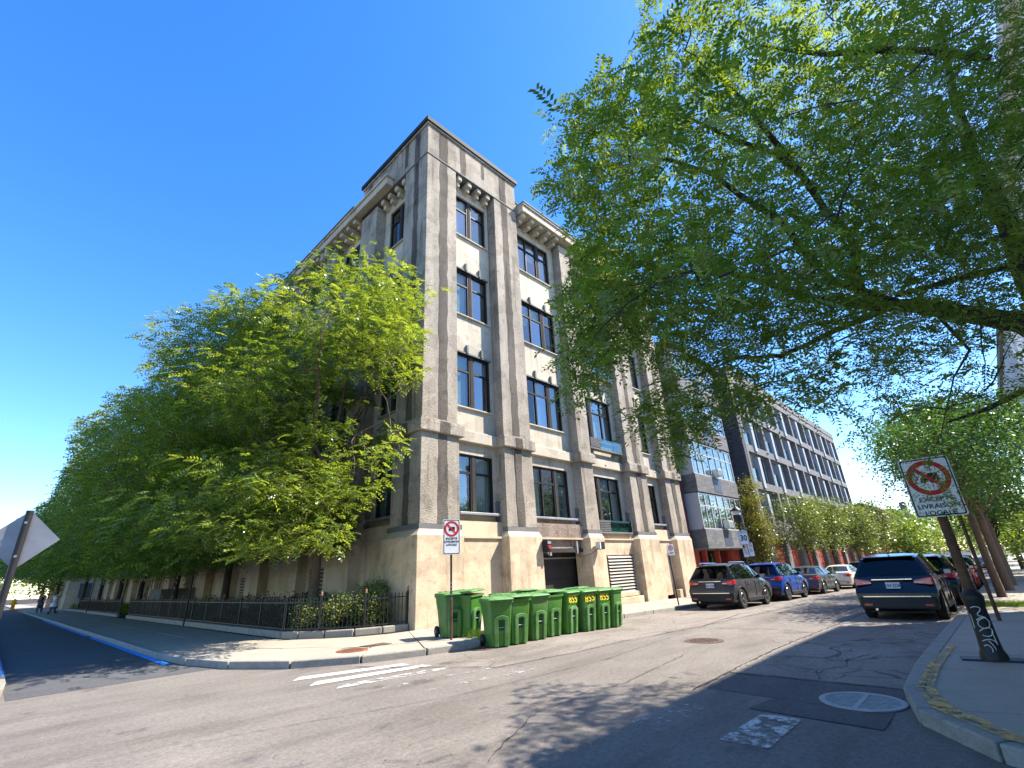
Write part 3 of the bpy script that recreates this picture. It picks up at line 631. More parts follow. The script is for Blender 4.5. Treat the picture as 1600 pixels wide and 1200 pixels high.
for k in range(4):
    z = 2.65 + 3.45 * k
    # brick spandrel of the bay, then its windows
    gb('bay_spandrel', M['greybrick'], .9, 7.9, -.8, .3, z, z + 1.15, bevel=.01)
    pn = MB().box(3.6, 4.9, -.815, -.802, z + .15, z + 1.0); pn.box(4.0, 4.9, -.812, -.803, z + 1.0, z + 1.13); pn.build('slate_panel', M['slate'], grey)
    wf = MB()
    for x in (.9, 1.75, 2.6, 3.75, 4.9, 5.9, 6.9, 7.82): wf.box(x, x + .08, -.75, -.65, z + 1.15, z + 3.4)
    for zz in (z + 1.15, z + 2.55, z + 3.32): wf.box(.9, 7.9, -.742, -.655, zz, zz + .08)
    wf.box(.9, .98, -.65, .3, z + 1.15, z + 3.4)
    fr = wf.build('window_frame', M['alu'], grey)
    for x0, x1 in zip((.98, 1.83, 2.68, 3.83, 4.98, 5.98, 6.98), (1.75, 2.6, 3.75, 4.9, 5.9, 6.9, 7.82)):
        for a, b_ in ((z + 1.23, z + 2.55), (z + 2.63, z + 3.32)): gb('pane', M['glass'], x0, x1, -.71, -.70, a, b_, fr)
        if rnd.random() < .8: gb('blind', M['curtain'] if rnd.random() < .6 else M['blind'], x0, x1, -.5, -.49, z + rnd.choice((1.25, 1.25, 2.0)), z + 3.3, fr)
    a = gb('air_conditioner', M['blind'], 4.0, 4.7, -1.15, -.76, z + 1.25, z + 1.72, None, .02)
    for q in range(5): gb('grille_slat', M['zinc'], 4.05, 4.65, -1.165, -1.152, z + 1.3 + q * .08, z + 1.34 + q * .08, a)
    gb('bay_core', M['dark'], 1.0, 7.8, -.1, .29, z + 1.16, z + 3.4)
gb('roof_cap', M['blackmetal'], .4, 9.3, -.9, 12, 16.45, 16.7)
# ---------------- long dark apartment block
mod = empty('apartment_block', (30.6, -1, 0), 0, 'long modern grey-violet apartment block with rows of tall windows behind the street trees', 'building')
mz = zf(34)
gm = lambda name, m, x0, x1, y0, y1, z0, z1, par=None, bevel=0: MB().box(x0, x1, y0, y1, z0, z1).build(name, m, par or mod, bevel=bevel)
gm('side_wall', M['darkbrick'], .0, .5, .02, 14, mz - .3, 17.2); gm('core', M['dark'], .6, 37.8, 1.3, 14, mz, 17.0)
NB = 7; BW = 38 / NB
rows = [4.35 + 3.05 * k for k in range(4)]
gm('front_band', M['lilacbrick'], .5, 38, 0, .5, 2.9, rows[0])
for k, z in enumerate(rows):
    gm('front_band', M['lilacbrick'], .5, 38, 0, .5, z + 2.45, z + 3.05)
for i in range(NB):
    x = .5 + i * BW * .9865
    for k, z in enumerate(rows):
        gm('wall_pier', M['lilacbrick'], x, x + .42, .003, .5, z, z + 2.45)
        wn = MB(); wn.box(x + .42, x + 5.33, .38, .46, z, z + .07); wn.box(x + .42, x + 5.33, .38, .46, z + 2.38, z + 2.45)
        for q in (2.55, 3.35, 4.15, 4.9): wn.box(x + q, x + q + .07, .375, .465, z + .07, z + 2.38)
        f = wn.build('window', M['alu'], mod)
        for q0, q1 in ((2.62, 3.35), (3.42, 4.15), (4.22, 4.9), (4.97, 5.33)): gm('pane', M['glass'], x + q0, x + q1, .41, .42, z + .07, z + 2.38, f)
        if rnd.random() < .8: gm('blind', M['blind'], x + 2.62, x + 4.9, .6, .61, z + rnd.choice((.1, .8, 1.4)), z + 2.38, f)
        # recessed balcony with a projecting pale glass screen
        gm('balcony_back', M['slate'], x + .42, x + 2.05, .95, 1.0, z, z + 2.45, f); gm('balcony_glass', M['rail'], x + .45, x + 1.9, .1, .12, z + .02, z + 1.1, f)
        gm('screen', M['alu'], x + 1.95, x + 2.5, -.12, .36, z - .45, z + 2.1, f)
gm('wall_pier', M['lilacbrick'], 37.75, 38, .003, .5, 4.35, 16.6); gm('parapet', M['lilacbrick'], .5, 38, -.05, .6, 16.6, 17.3)
for i in range(9):
    x = .8 + i * 4.1
    gm('garage_pier', M['lilacbrick'], x, x + .9, .05, .6, mz - .6, 2.9)
    g = gm('red_shutter', M['redpaint'], x + .9, x + 3.9, .35, .4, mz - .6, 2.4)
    for q in range(4): gm('shutter_slat', M['darkred'], x + .92, x + 3.88, .335, .35, mz + .1 + q * .65, mz + .14 + q * .65, g)
    gm('shutter_head', M['mullion'], x + .9, x + 4.1, .2, .6, 2.4, 2.9)
# ---------------- brick buildings farther down the street
def brickb(x0, x1, y0, h, m, label, roofm, y1=None, win=True):
    e = empty('brick_building', (x0, y0, zf(x0)), 0, label, 'building'); W = x1 - x0
    MB().box(0, W, 0, (y1 or y0 + 14) - y0, -1, h).build('wall', m, e); MB().box(-.15, W + .15, -.25, (y1 or y0 + 14) - y0 + .1, h, h + .5).build('roof', roofm, e)
    if win:
        for k in range(max(1, int(h / 3.3))):
            for j in range(int(W / 3.2)):
                f = MB().box(1 + j * 3.2, 2.3 + j * 3.2, -.06, .1, 1.1 + k * 3.3, 2.9 + k * 3.3).build('window', M['alu'], e)
                MB().box(1.1 + j * 3.2, 2.2 + j * 3.2, -.075, -.062, 1.2 + k * 3.3, 2.8 + k * 3.3).build('pane', M['glass'], f)
    return e
brickb(74, 100, -1.2, 8.6, M['redbrick'], 'low red brick building with white windows beyond the apartment block', M['darkred'])
e = brickb(76, 108, 8, 13.2, surf('lilac_render', (.42, .42, .5), bmp=.1), 'tall pale lilac building rising behind the low red brick one', M['redbrick'], 20)
brickb(104, 135, -1.0, 9.5, M['redbrick'], 'red brick building farthest down the street on the left side', M['flash'])
# buildings on the right side that shade the pavement
e = empty('pale_ribbed_building', (30, -17.6, 0), 0, 'pale building with vertical ribs seen through the leaves at the right edge', 'building')
pm = surf('pale_panel', (.8, .77, .74), var=.06, bmp=.1)
MB().box(0, 23, -14, 0, -1, 14).build('wall', pm, e)
for k in range(15): MB().box(.2 + k * 1.55, .5 + k * 1.55, .0, .2, 0, 13.7).build('rib', pm, e)
MB().box(-.2, 23.2, -14, .3, 14, 14.5).build('roof_edge', M['pier'], e)
MB().box(23, 23.35, -8, .3, -1, 14).build('dark_corner_strip', M['flash'], e)
e = empty('shading_building', (-7, -17.4, 0), 0, 'plain stucco building just outside the right side whose shadow crosses the pavement', 'building')
MB().box(0, 22, -12, 0, -1, 13.1).build('wall', pm, e); MB().box(-.2, 22.2, -12.2, .25, 13.1, 13.5).build('cornice', pm, e)
for k in range(7):
    for z in (1, 5, 9):
        f = MB().box(1 + k * 3, 2.8 + k * 3, -.02, .1, z, z + 2.2).build('window', M['frame'], e); MB().box(1.08 + k * 3, 2.72 + k * 3, .1, .115, z + .08, z + 2.12).build('pane', M['glass'], f)
# side street end
brickb(-26, -13.5, 78, 7.5, M['redbrick'], 'red brick house at the far end of the side street', M['flash'], 90)
brickb(-34, -20, 104, 9, M['redbrick'], 'brick house half hidden by trees behind the yellow hydrant', M['flash'], 116)
e = brickb(-3, 14, 66, 7, M['cream'], 'pale low building beyond the corner building on the side street', M['flash'], 90)
# ================================================================ BINS
M['bin'] = surf('green_bin_plastic', (.06, .19, .025), rough=.42, var=.18, sc1=3, fine=14, bmp=.12, spec=.45, stain=(.07, .17, .06), stain_sc=(3, 3, 2))
M['binlid'] = surf('faded_lid_lit_frame_green', (.085, .23, .055), rough=.5, var=.25, sc1=4, fine=18, bmp=.15, spec=.4, stain=(.16, .26, .13), stain_sc=(4, 4, 4))  # faded tone of the lids; on front frames it stands in for light
M['binold'] = surf('sun_faded_green_plastic', (.08, .19, .045), rough=.55, var=.3, sc1=2, fine=10, bmp=.2, spec=.3, stain=(.13, .2, .11), stain_sc=(2, 2, 1))
M['rubber'] = surf('black_rubber', (.02, .02, .022), rough=.75, bmp=.1)
M['steel'] = surf('grey_steel', (.35, .35, .35), rough=.4, bmp=0, metal=.7)
M['yellowspray'] = surf('yellow_spray_paint', (.72, .55, .02), rough=.7, var=.2, sc1=20, bmp=0)
def rrect(w, y0, y1, r, z, n=4):
    pts = []
    for cx, cy, a0 in ((w / 2 - r, y1 - r, 0), (-w / 2 + r, y1 - r, 90), (-w / 2 + r, y0 + r, 180), (w / 2 - r, y0 + r, 270)):
        for k in range(n + 1):
            a = R(a0 + 90 * k / n); pts.append((cx + r * math.cos(a), cy + r * math.sin(a), z))
    return pts
def loft(mb, rings):
    n = len(rings[0]); b = len(mb.v)
    for r in rings: mb.v += r
    for i in range(len(rings) - 1):
        for k in range(n): mb.f.append((b + i * n + k, b + i * n + (k + 1) % n, b + (i + 1) * n + (k + 1) % n, b + (i + 1) * n + k))
    mb.f.append(tuple(b + k for k in reversed(range(n)))); mb.f.append(tuple(b + (len(rings) - 1) * n + k for k in range(n))); return mb
def make_bin():
    e = empty('wheelie_bin')
    b = MB(); loft(b, [rrect(.44, -.24, .2, .05, .02), rrect(.46, -.26, .22, .05, .06), rrect(.52, -.31, .29, .05, .62), rrect(.53, -.32, .31, .05, .66), rrect(.55, -.335, .36, .05, .80), rrect(.565, -.345, .37, .05, .93), rrect(.62, -.375, .40, .05, .935), rrect(.62, -.375, .40, .05, .985)])
    b.build('body', M['bin'], e, True)
    l = MB(); loft(l, [rrect(.63, -.40, .40, .06, .987), rrect(.64, -.41, .40, .06, 1.005), rrect(.62, -.39, .39, .08, 1.03), rrect(.5, -.28, .30, .1, 1.055), rrect(.3, -.15, .2, .08, 1.062)])
    lid = l.build('lid', M['binlid'], e, True)
    for x in (-.16, 0, .16): MB().box(x - .03, x + .03, .16, .40, 1.03, 1.072).build('lid_rib', M['binlid'], lid, bevel=.008)
    h = MB(); h.tube([(-.26, .40, .93), (-.26, .46, .97), (.26, .46, .97), (.26, .40, .93)], .016, 8); h.build('handle', M['bin'], e, True)
    # raised front arch painted paler as if lit, slot painted as shade; catch bar
    a = MB(); outer, inner = [], []
    for k in range(9):
        t = math.pi * k / 8; outer.append((.18 * math.cos(t), .57 + .10 * math.sin(t))); inner.append((.085 * math.cos(t), .55 + .045 * math.sin(t)))
    outer = [(.165, .03)] + outer + [(-.165, .03)]; inner = [(.075, .03)] + inner + [(-.075, .03)]
    yf = lambda z, o: -.245 - (z - .03) * .115 - o
    n = len(outer); b0 = len(a.v)
    for o in (.0, .055):
        for x, z in outer: a.v.append((x, yf(z, o), z))
        for x, z in inner: a.v.append((x * (1 if o else .95), yf(z, o), z))
    for k in range(n - 1):
        a.f.append((2 * n + k, 2 * n + k + 1, 3 * n + k + 1, 3 * n + k)); a.f.append((k, k + 1, 2 * n + k + 1, 2 * n + k)); a.f.append((n + k, 3 * n + k, 3 * n + k + 1, n + k + 1))
    a.build('front_frame', M['binlid'], e, bevel=.01)
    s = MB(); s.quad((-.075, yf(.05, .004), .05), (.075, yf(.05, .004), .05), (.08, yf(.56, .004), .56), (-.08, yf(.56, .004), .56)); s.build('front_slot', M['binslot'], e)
    MB().tube([(-.085, yf(.42, .02), .42), (.085, yf(.42, .02), .42)], .011, 8).build('catch_bar', M['steel'], e)
    for s_ in (-1, 1):
        wmb = MB(); wmb.lathe([(.03, -.03), (.125, -.03), (.13, -.015), (.13, .015), (.125, .03), (.03, .03)], (0, 0, 0), 20, 'x')
        wo = wmb.build('wheel', M['rubber'], e, True); wo.location = (s_ * .27, .27, .13)
        MB().lathe([(.0, -.034), (.05, -.034), (.05, .034), (0, .034)], (0, 0, 0), 12, 'x').build('hub', M['steelgrey'], wo)
    return e
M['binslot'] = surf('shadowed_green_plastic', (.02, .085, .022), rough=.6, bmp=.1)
M['steelgrey'] = surf('grey_hub_plastic', (.12, .12, .12), rough=.5, bmp=0)
bin0 = make_bin()
BT = [  # x, y, rot(deg), ground height, number, label
    (-.95, -4.5, -24, 0, None, 'green wheelie bin at the left end of the front row, wheel beside the kerb end'),
    (-.42, -4.55, -14, 0, None, 'green wheelie bin second in the front row, right beside the one at the kerb end'),
    (.32, -4.5, -10, 0, None, 'green wheelie bin third in the front row, plain side turned to the street corner'),
    (.95, -4.45, -8, 0, None, 'unnumbered green wheelie bin directly left of the first yellow 855'),
    (1.58, -4.5, 4, 0, '855', 'green wheelie bin with the leftmost and largest yellow sprayed 855'),
    (2.28, -4.6, -6, 0, '855', 'green wheelie bin with the middle one of the three yellow 855 numbers'),
    (2.9, -4.65, -4, 0, '855', 'green wheelie bin with the rightmost yellow sprayed 855'),
    (3.45, -4.7, 6, 0, None, 'green wheelie bin at the far right end of the front row'),
    (-.98, -2.8, -18, .125, None, 'green wheelie bin standing alone behind the no-truck sign pole on the sidewalk'),
    (-.62, -3.05, 12, .125, None, 'tilted green wheelie bin with weeds growing at its foot behind the front row'),
    (.25, -3.6, 20, 0, None, 'green wheelie bin with a pale lid, leftmost of those hidden behind the front row'),
    (.95, -3.55, -12, 0, None, 'green wheelie bin with raised lid edge in the back row behind the unnumbered pair'),
    (1.65, -3.6, 15, 0, None, 'green wheelie bin in the back row behind the leftmost 855 bin'),
    (2.35, -3.65, -5, 0, None, 'green wheelie bin in the back row behind the middle 855 bin'),
    (3.05, -3.75, 9, 0, None, 'green wheelie bin in the back row below the dark garage opening'),
    (3.75, -3.8, -3, 0, None, 'green wheelie bin at the far end of the back row')]
for i, (x, y, rz, z, num, lab) in enumerate(BT):
    o = bin0 if i == 0 else copy_tree(bin0)
    o.location = (x, y, z + zf(x)); o.rotation_euler = (R(1.5 if i == 9 else 0), R(-3 if i == 9 else 0), R(rz)); tag(o, lab, 'bin', 'green wheelie bins lined up along the kerb')
    rb = random.Random(i); kids = {c.name.split('.')[0]: c for c in bpy.data.objects if c.parent == o}
    if i % 3:
        me = kids['body'].data.copy(); me.materials[0] = M['bin'] if i % 3 == 1 else M['binold']; kids['body'].data = me
    an = R({1: 2, 3: 3.5, 9: 5, 11: 7, 12: 3, 14: 5}.get(i, 0))
    if an:
        l = kids['lid']; l.rotation_euler = (-an, 0, 0); pv = Vector((0, .4, .987)); l.location = pv - Matrix.Rotation(-an, 3, 'X') @ pv
    if num:
        text(num, .25, o, M['yellowspray'], Matrix.Translation((-.02, -.352, .83)) @ Matrix.Rotation(R(86), 4, 'X') @ Matrix.Rotation(R(rnd.uniform(-6, 6)), 4, 'Z'), 'sprayed_number', sx=1.1, bold=.0)
# ================================================================ SIGNS
M['signwhite'] = surf('sign_white', (.8, .8, .8), rough=.5, var=.1, sc1=4, bmp=0)
M['signred'] = surf('sign_red', (.55, .02, .02), rough=.5, var=.1, bmp=0)
M['signblack'] = surf('sign_black', (.015, .015, .015), rough=.5, bmp=0)
M['signback'] = surf('bare_sign_back', (.26, .26, .29), rough=.45, var=.2, fine=6, bmp=.05, metal=.5)
M['rust'] = surf('rusty_brown_post', (.12, .06, .035), rough=.8, var=.4, sc1=6, fine=20, bmp=.4)
M['postblack'] = surf('black_painted_post', (.02, .02, .022), rough=.5, var=.3, sc1=5, bmp=.1)
M['green'] = surf('sign_green', (.02, .3, .15), rough=.5, bmp=0)
def plate(parent, w, h, m=None, border=True, r=.03, name='sign_panel'):
    """panel in local xz, front facing -y, origin at centre"""
    b = MB(); pts = rrect(w, -h / 2, h / 2, r, 0, 3); ring = lambda y, s: [(x * s, y, z * s) for x, z, _ in pts]
    loft(b, [[(x, .004, z) for x, z, _ in pts], [(x, -.0, z) for x, z, _ in pts]])
    p = b.build(name, m or M['signwhite'], parent)
    if border:
        q = MB(); o = [(x * (1 - .03 / w), z * (1 - .03 / h)) for x, z, _ in pts]; i = [(x * (1 - .065 / w), z * (1 - .065 / h)) for x, z, _ in pts]
        n = len(o)
        for k in range(n):
            q.quad((o[k][0], -.002, o[k][1]), (o[(k + 1) % n][0], -.002, o[(k + 1) % n][1]), (i[(k + 1) % n][0], -.002, i[(k + 1) % n][1]), (i[k][0], -.002, i[k][1]))
        q.build('border_line', M['signblack'], p)
    return p
def ringmark(parent, ro, ri, cz, bar=True, y=-.003, bw=None):
    q = MB(); n = 32
    for k in range(n):
        a, b = 2 * math.pi * k / n, 2 * math.pi * (k + 1) / n
        q.quad((ro * math.cos(a), y, cz + ro * math.sin(a)), (ro * math.cos(b), y, cz + ro * math.sin(b)), (ri * math.cos(b), y, cz + ri * math.sin(b)), (ri * math.cos(a), y, cz + ri * math.sin(a)))
    q.build('red_ring', M['signred'], parent)
    if bar:
        d = ri * .7071; w_ = (bw or (ro - ri) * .8) / 2 * .7071
        MB().quad((-d - w_, y - .0025, cz + d - w_), (-d + w_, y - .0025, cz + d + w_), (d + w_, y - .0025, cz - d + w_), (d - w_, y - .0025, cz - d - w_)).build('red_slash', M['signred'], parent)
def truck(parent, s, cz, y=-.0035):
    q = MB()
    q.quad((-.02 * s, y, cz - .35 * s), (.72 * s, y, cz - .35 * s), (.72 * s, y, cz + .42 * s), (-.02 * s, y, cz + .42 * s))
    q.quad((-.62 * s, y, cz - .35 * s), (-.07 * s, y, cz - .35 * s), (-.07 * s, y, cz + .2 * s), (-.4 * s, y, cz + .2 * s), (-.62 * s, y, cz - .05 * s))
    for x in (-.4, .15, .5):
        q.quad(*[(x * s + .12 * s * math.cos(a), y - .0004, cz - .38 * s + .12 * s * math.sin(a)) for a in [2 * math.pi * k / 10 for k in range(10)]])
    q.build('truck_symbol', M['signblack'], parent)
RX = Matrix.Rotation(R(90), 4, 'X')
def truck_sign(parent, w, h, z, rot=0, texts=True, faded=False):
    p = plate(parent, w, h); p.location = (0, -.045 if w < .5 else -.085, z); p.rotation_euler = (0, 0, rot)
    rr = w * .43; cz = h / 2 - rr - .045
    ringmark(p, rr, rr * .74, cz); truck(p, rr * .62, cz)
    for k, s in enumerate(('EXCEPTÉ', 'LIVRAISON', 'LOCALE')):
        text(s, w * .145, p, M['signblack'], Matrix.Translation((0, -.003, cz - rr - w * .10 - k * w * .165)) @ RX, 'lettering', sx=1.15, bold=.0015)
    return p
def face_cam(x, y): return math.atan2(CAM[1] - y, CAM[0] - x) + math.pi / 2
# sign by the bins
e = empty('no_truck_sign', (-1.35, -3.3, .125), R(-22), 'small no-truck sign on a thin pole at the left end of the bins', 'sign')
MB().tube([(0, 0, 0), (0, 0, .95)], .03, 10).build('pole_lower', M['rust'], e, True); MB().tube([(0, 0, .95), (0, 0, 2.85)], .026, 10).build('pole', M['postblack'], e, True)
p = truck_sign(e, .46, .88, 2.4)
for z in (2.1, 2.68): MB().box(-.03, .03, -.042, .03, z - .015, z + .015).build('clamp', M['steel'], e)
for k in range(5): MB().box(-.02, .02, -.033, -.028, .9 + k * .09, .95 + k * .09).build('sticker', M['signback'], e)
# large sign on the graffitied post
px_, py_ = .45, -13.0
e = empty('no_truck_sign', (px_, py_, .125), R(-82), 'big no-truck sign half covered by leaves on the graffiti-covered ornamental post', 'sign')
b = MB(); b.box(-.36, .3, -.12, .14, -.0, .025); b.build('foot_plate', M['postblack'], e)
b = MB(); b.lathe([(.155, .02), (.15, .08), (.125, .14), (.115, .3), (.108, .68), (.118, .70), (.12, .74), (.128, .77), (.13, .82), (.11, .86), (.08, .89), (.066, .91)], (0, 0, 0), 20); col_ = b.build('post_base', M['postblack'], e, True)
b = MB(); b.tube([(0, 0, .9), (0, 0, 2.8)], .064, 14); b.build('post', M['rust'], e, True)
M['graf'] = surf('white_graffiti_paint', (.6, .62, .6), rough=.7, var=.2, sc1=10, bmp=0)
def scrawl(pts, r, w_=.011, name='graffiti_stroke'):
    # strokes given as (angle deg, z) wrapped round the post
    P = []
    for i in range(len(pts) - 1):
        for k in range(6): t = k / 6; P.append((pts[i][0] + (pts[i + 1][0] - pts[i][0]) * t, pts[i][1] + (pts[i + 1][1] - pts[i][1]) * t))
    P.append(pts[-1]); f = lambda a, z, q: (q * math.cos(R(a)), q * math.sin(R(a)), z)
    Q = [(sum(P[j][0] for j in range(max(0, i - 3), min(len(P), i + 4))) / len(range(max(0, i - 3), min(len(P), i + 4))), sum(P[j][1] for j in range(max(0, i - 3), min(len(P), i + 4))) / len(range(max(0, i - 3), min(len(P), i + 4)))) for i in range(len(P))]
    MB().tube([f(a, z, r + .002) for a, z in Q], w_ * .5, 5).build(name, M['graf'], e)
A0 = -90
for s in ([(-45, .66), (-10, .70), (25, .66), (-25, .58), (20, .56), (30, .53)], [(-35, .50), (0, .56), (35, .53), (40, .45), (5, .40), (-30, .44), (-20, .52), (25, .55)], [(-40, .36), (-10, .41), (35, .43), (40, .35), (0, .30), (-30, .34)],
          [(-45, .24), (-10, .28), (25, .27), (38, .22)], [(-10, .28), (15, .2), (20, .12)], [(-40, .18), (-15, .22), (5, .16), (-8, .10), (-30, .12)], [(30, .40), (35, .3), (38, .18)], [(-55, .62), (-50, .5), (-60, .38)]):
    scrawl([(A0 + a, z) for a, z in s], .118 if s[0][1] > .2 else .126)
p = truck_sign(e, .62, .9, 2.38)
text('STO', .045, p, M['signback'], Matrix.Translation((-.22, -.003, -.39)) @ RX, 'sticker_lettering'); q = MB(); q.quad(*[(.02 + .03 * math.cos(a), -.004, -.4 + .02 * math.sin(a)) for a in [2 * math.pi * k / 10 for k in range(10)]]); q.build('green_sticker', M['green'], p)
# no-parking sign behind it
e = empty('no_parking_sign', (6.6, -13.0, zf(6.6) + .12), R(-72), 'narrow no-parking sign high on a thin brown pole behind the graffiti-covered post', 'sign')
MB().tube([(0, 0, 0), (0, 0, 3.4)], .038, 10).build('pole', M['rust'], e, True)
p = plate(e, .3, .45, border=False); p.location = (-.02, -.05, 3.22); ringmark(p, .105, .075, .09); MB().quad((-.08, -.003, -.13), (.08, -.003, -.13), (.08, -.003, -.11), (-.08, -.003, -.11)).build('arrow_line', M['signblack'], p)
text('P', .12, p, M['signblack'], Matrix.Translation((0, -.0028, .09)) @ RX)
# small no-parking sign by the intercom
x_, y_ = 10.9, -3.15
e = empty('no_parking_sign', (x_, y_, zf(x_) + .12), R(-30), 'small no-parking sign on a leaning black pole in front of the last buttress', 'sign')
e.rotation_euler = (0, R(-2.5), R(-30))
MB().tube([(0, 0, 0), (0, 0, 2.35)], .028, 8).build('pole', M['postblack'], e, True)
p = plate(e, .32, .46, border=False); p.location = (.12, -.04, 2.2); ringmark(p, .11, .08, .07); text('P', .13, p, M['signblack'], Matrix.Translation((0, -.0028, .07)) @ RX)
MB().quad((-.1, -.003, -.15), (.1, -.003, -.15), (.1, -.003, -.12), (-.1, -.003, -.12)).build('arrow_line', M['signblack'], p)
# lamp post with 30 sign
x_, y_ = 19.6, -3.2
e = empty('street_lamp', (x_, y_, zf(x_) + .12), 0, 'black lantern street lamp rising beside the blue car and the 30 sign', 'street lamp')
MB().lathe([(.2, 0), (.19, .15), (.12, .3), (.1, .8), (.11, .85), (.06, 1.0), (.05, 3.75)], (0, 0, 0), 12).build('post', M['postblack'], e, True)
MB().lathe([(.06, 3.7), (.16, 3.78), (.24, 4.05), (.2, 4.2)], (0, 0, 0), 12).build('lantern_cup', M['postblack'], e, True)
MB().lathe([(.2, 4.2), (.21, 4.35), (.12, 4.5)], (0, 0, 0), 12).build('globe', M['blind'], e, True)
MB().lathe([(.28, 4.42), (.24, 4.52), (.08, 4.62), (.03, 4.75)], (0, 0, 0), 12).build('lantern_cap', M['postblack'], e, True)
s = empty('speed_limit_sign', (x_ - .1, y_ - .12, zf(x_) + 3.05), R(-38), 'white speed sign reading 30 fixed to the lantern lamp post', 'sign')
p = plate(s, .6, .75, border=True); text('30', .42, p, M['signblack'], Matrix.Translation((0, -.004, -.02)) @ RX, bold=.012)
text('MAXIMUM', .09, p, M['signblack'], Matrix.Translation((0, -.004, .27)) @ RX)
for dx, dz, lab in ((-.05, -.78, 'lower left parking sign under the 30 sign on the lamp post'), (.42, -.62, 'taller parking sign with a blue mark, right under the 30 sign on the lamp post')):
    s = empty('parking_sign', (x_ - .1 + dx, y_ - .12 - dx * .3, zf(x_) + 3.05 + dz), R(-38), lab, 'sign', 'parking signs on the lamp post'); h = .45 if dx < 0 else .72
    p = plate(s, .3, h, border=False); ringmark(p, .1, .075, h / 2 - .13)
    for k in range(3): MB().quad((-.1, -.003, -.0 - k * .06), (.1, -.003, -k * .06), (.1, -.003, .02 - k * .06), (-.1, -.003, .02 - k * .06)).build('print_line', M['signred'] if dx < 0 else M['slate'], p)
# diamond sign seen from behind, far left
sp = (-9.42, -6.55)
e = empty('diamond_sign', (sp[0], sp[1], 0), R(180 - 12), 'bare grey back of a diamond road sign on a dark post, left edge', 'sign')
MB().tube([(0, 0, 0), (0.0, 0, 2.42)], .03, 10).build('post', M['postblack'], e, True)
b = MB(); s_ = .285; pts = [(0, s_), (s_, 0), (0, -s_), (-s_, 0)]
loft(b, [[(x, -.036, z + 2.14) for x, z in pts], [(x, -.032, z + 2.14) for x, z in pts]]); b.build('sign_panel', M['signback'], e)
for z in (1.98, 2.3): MB().lathe([(.012, -.05), (.012, .034)], (0, 0, z), 8, 'y').build('bolt', M['steel'], e)
# manholes and drain grate
M['rustcover'] = surf('rusty_cast_iron', (.24, .10, .05), rough=.8, var=.4, sc1=8, fine=20, bmp=.5)
M['ironcover'] = surf('worn_cast_iron', (.13, .085, .065), rough=.7, var=.4, sc1=8, fine=20, bmp=.5)
def manhole(x, y, r, z, m, lab):
    e = empty('manhole_cover', (x, y, zf(x) + z), 0, lab, 'manhole cover')
    MB().lathe([(r + .05, .0), (r + .05, .008), (r + .01, .01), (r + .01, 0)], (0, 0, 0), 32).build('frame_ring', m, e); MB().lathe([(r, 0), (r, .012)], (0, 0, 0), 32).build('cover', m, e)
    q = MB()
    for i in range(-5, 6):
        for j in range(-5, 6):
            u, v = i * r / 5.6, j * r / 5.6
            if u * u + v * v < (r * .86) ** 2: q.box(u - r * .05, u + r * .05, v - r * .05, v + r * .05, .012, .02)
    q.build('raised_studs', m, e)
manhole(1.63, -8.3, .36, .004, M['ironcover'], 'round brown manhole cover in the middle of the road')
manhole(-3.48, -2.42, .3, .127, M['rustcover'], 'rusty orange manhole cover in the corner sidewalk')
manhole(-1.35, -4.42, .26, .004, M['ironcover'], 'brown gully cover half under the kerb end left of the bins')
e = empty('drain_grate', (-2.18, -11.85, .006), 0, 'pale oval slotted drain grate in the shaded gutter by the right kerb', 'drain grate')
M['grate'] = surf('pale_worn_iron', (.3, .3, .3), rough=.6, var=.2, sc1=9, bmp=.2)
MB().lathe([(.37, 0), (.37, .006)], (0, 0, 0), 40).build('dark_pit', M['crack'], e)
q = MB(); q.lathe([(.43, 0), (.43, .012), (.37, .014), (.37, .0)], (0, 0, 0), 40); q.f = q.f[:-2]; q.build('frame_ring', M['grate'], e)
MB().box(-.37, .37, -.025, .025, .008, .016).build('cross_bar', M['grate'], e)
for k in range(-6, 7):
    x = k * .058; h = math.sqrt(max(0, .37 ** 2 - x * x))
    MB().box(x - .011, x + .011, -h, -.026, .007, .014).build('bar', M['grate'], e); MB().box(x - .011, x + .011, .026, h, .007, .014).build('bar', M['grate'], e)
MB().box(-3.05, -2.4, -2.35, -1.95, .128, .132).build('utility_lid', M['ironcover'], corner_walk)
# ================================================================ FENCE
M['iron'] = surf('black_wrought_iron', (.018, .018, .02), rough=.45, var=.3, sc1=6, bmp=.1, spec=.5)
M['copper'] = surf('faded_copper_cap', (.35, .17, .10), rough=.6, var=.3, sc1=10, bmp=0)
pk = MB(); pk.box(-.008, .008, -.008, .008, .06, .92); pk.hexa([(-.018, -.006, .92), (.018, -.006, .92), (.018, .006, .92), (-.018, .006, .92), (-.002, -.002, 1.0), (.002, -.002, 1.0), (.002, .002, 1.0), (-.002, .002, 1.0)])
PK = pk.mesh('picket', M['iron'])
pm_ = MB(); pm_.box(-.025, .025, -.025, .025, -.1, 1.02); PM = pm_.mesh('fence_post', M['iron'])
cp = MB(); cp.lathe([(.03, 1.02), (.036, 1.04), (.03, 1.1), (.012, 1.14)], (0, 0, 0), 8); CP = cp.mesh('post_cap', M['copper'], True)
M['curb2'] = surf('rounded_bed_kerb', (.33, .30, .25), var=.2, sc1=2, bmp=.5, stain=(.16, .14, .12), stain_sc=(2, 2, 2))
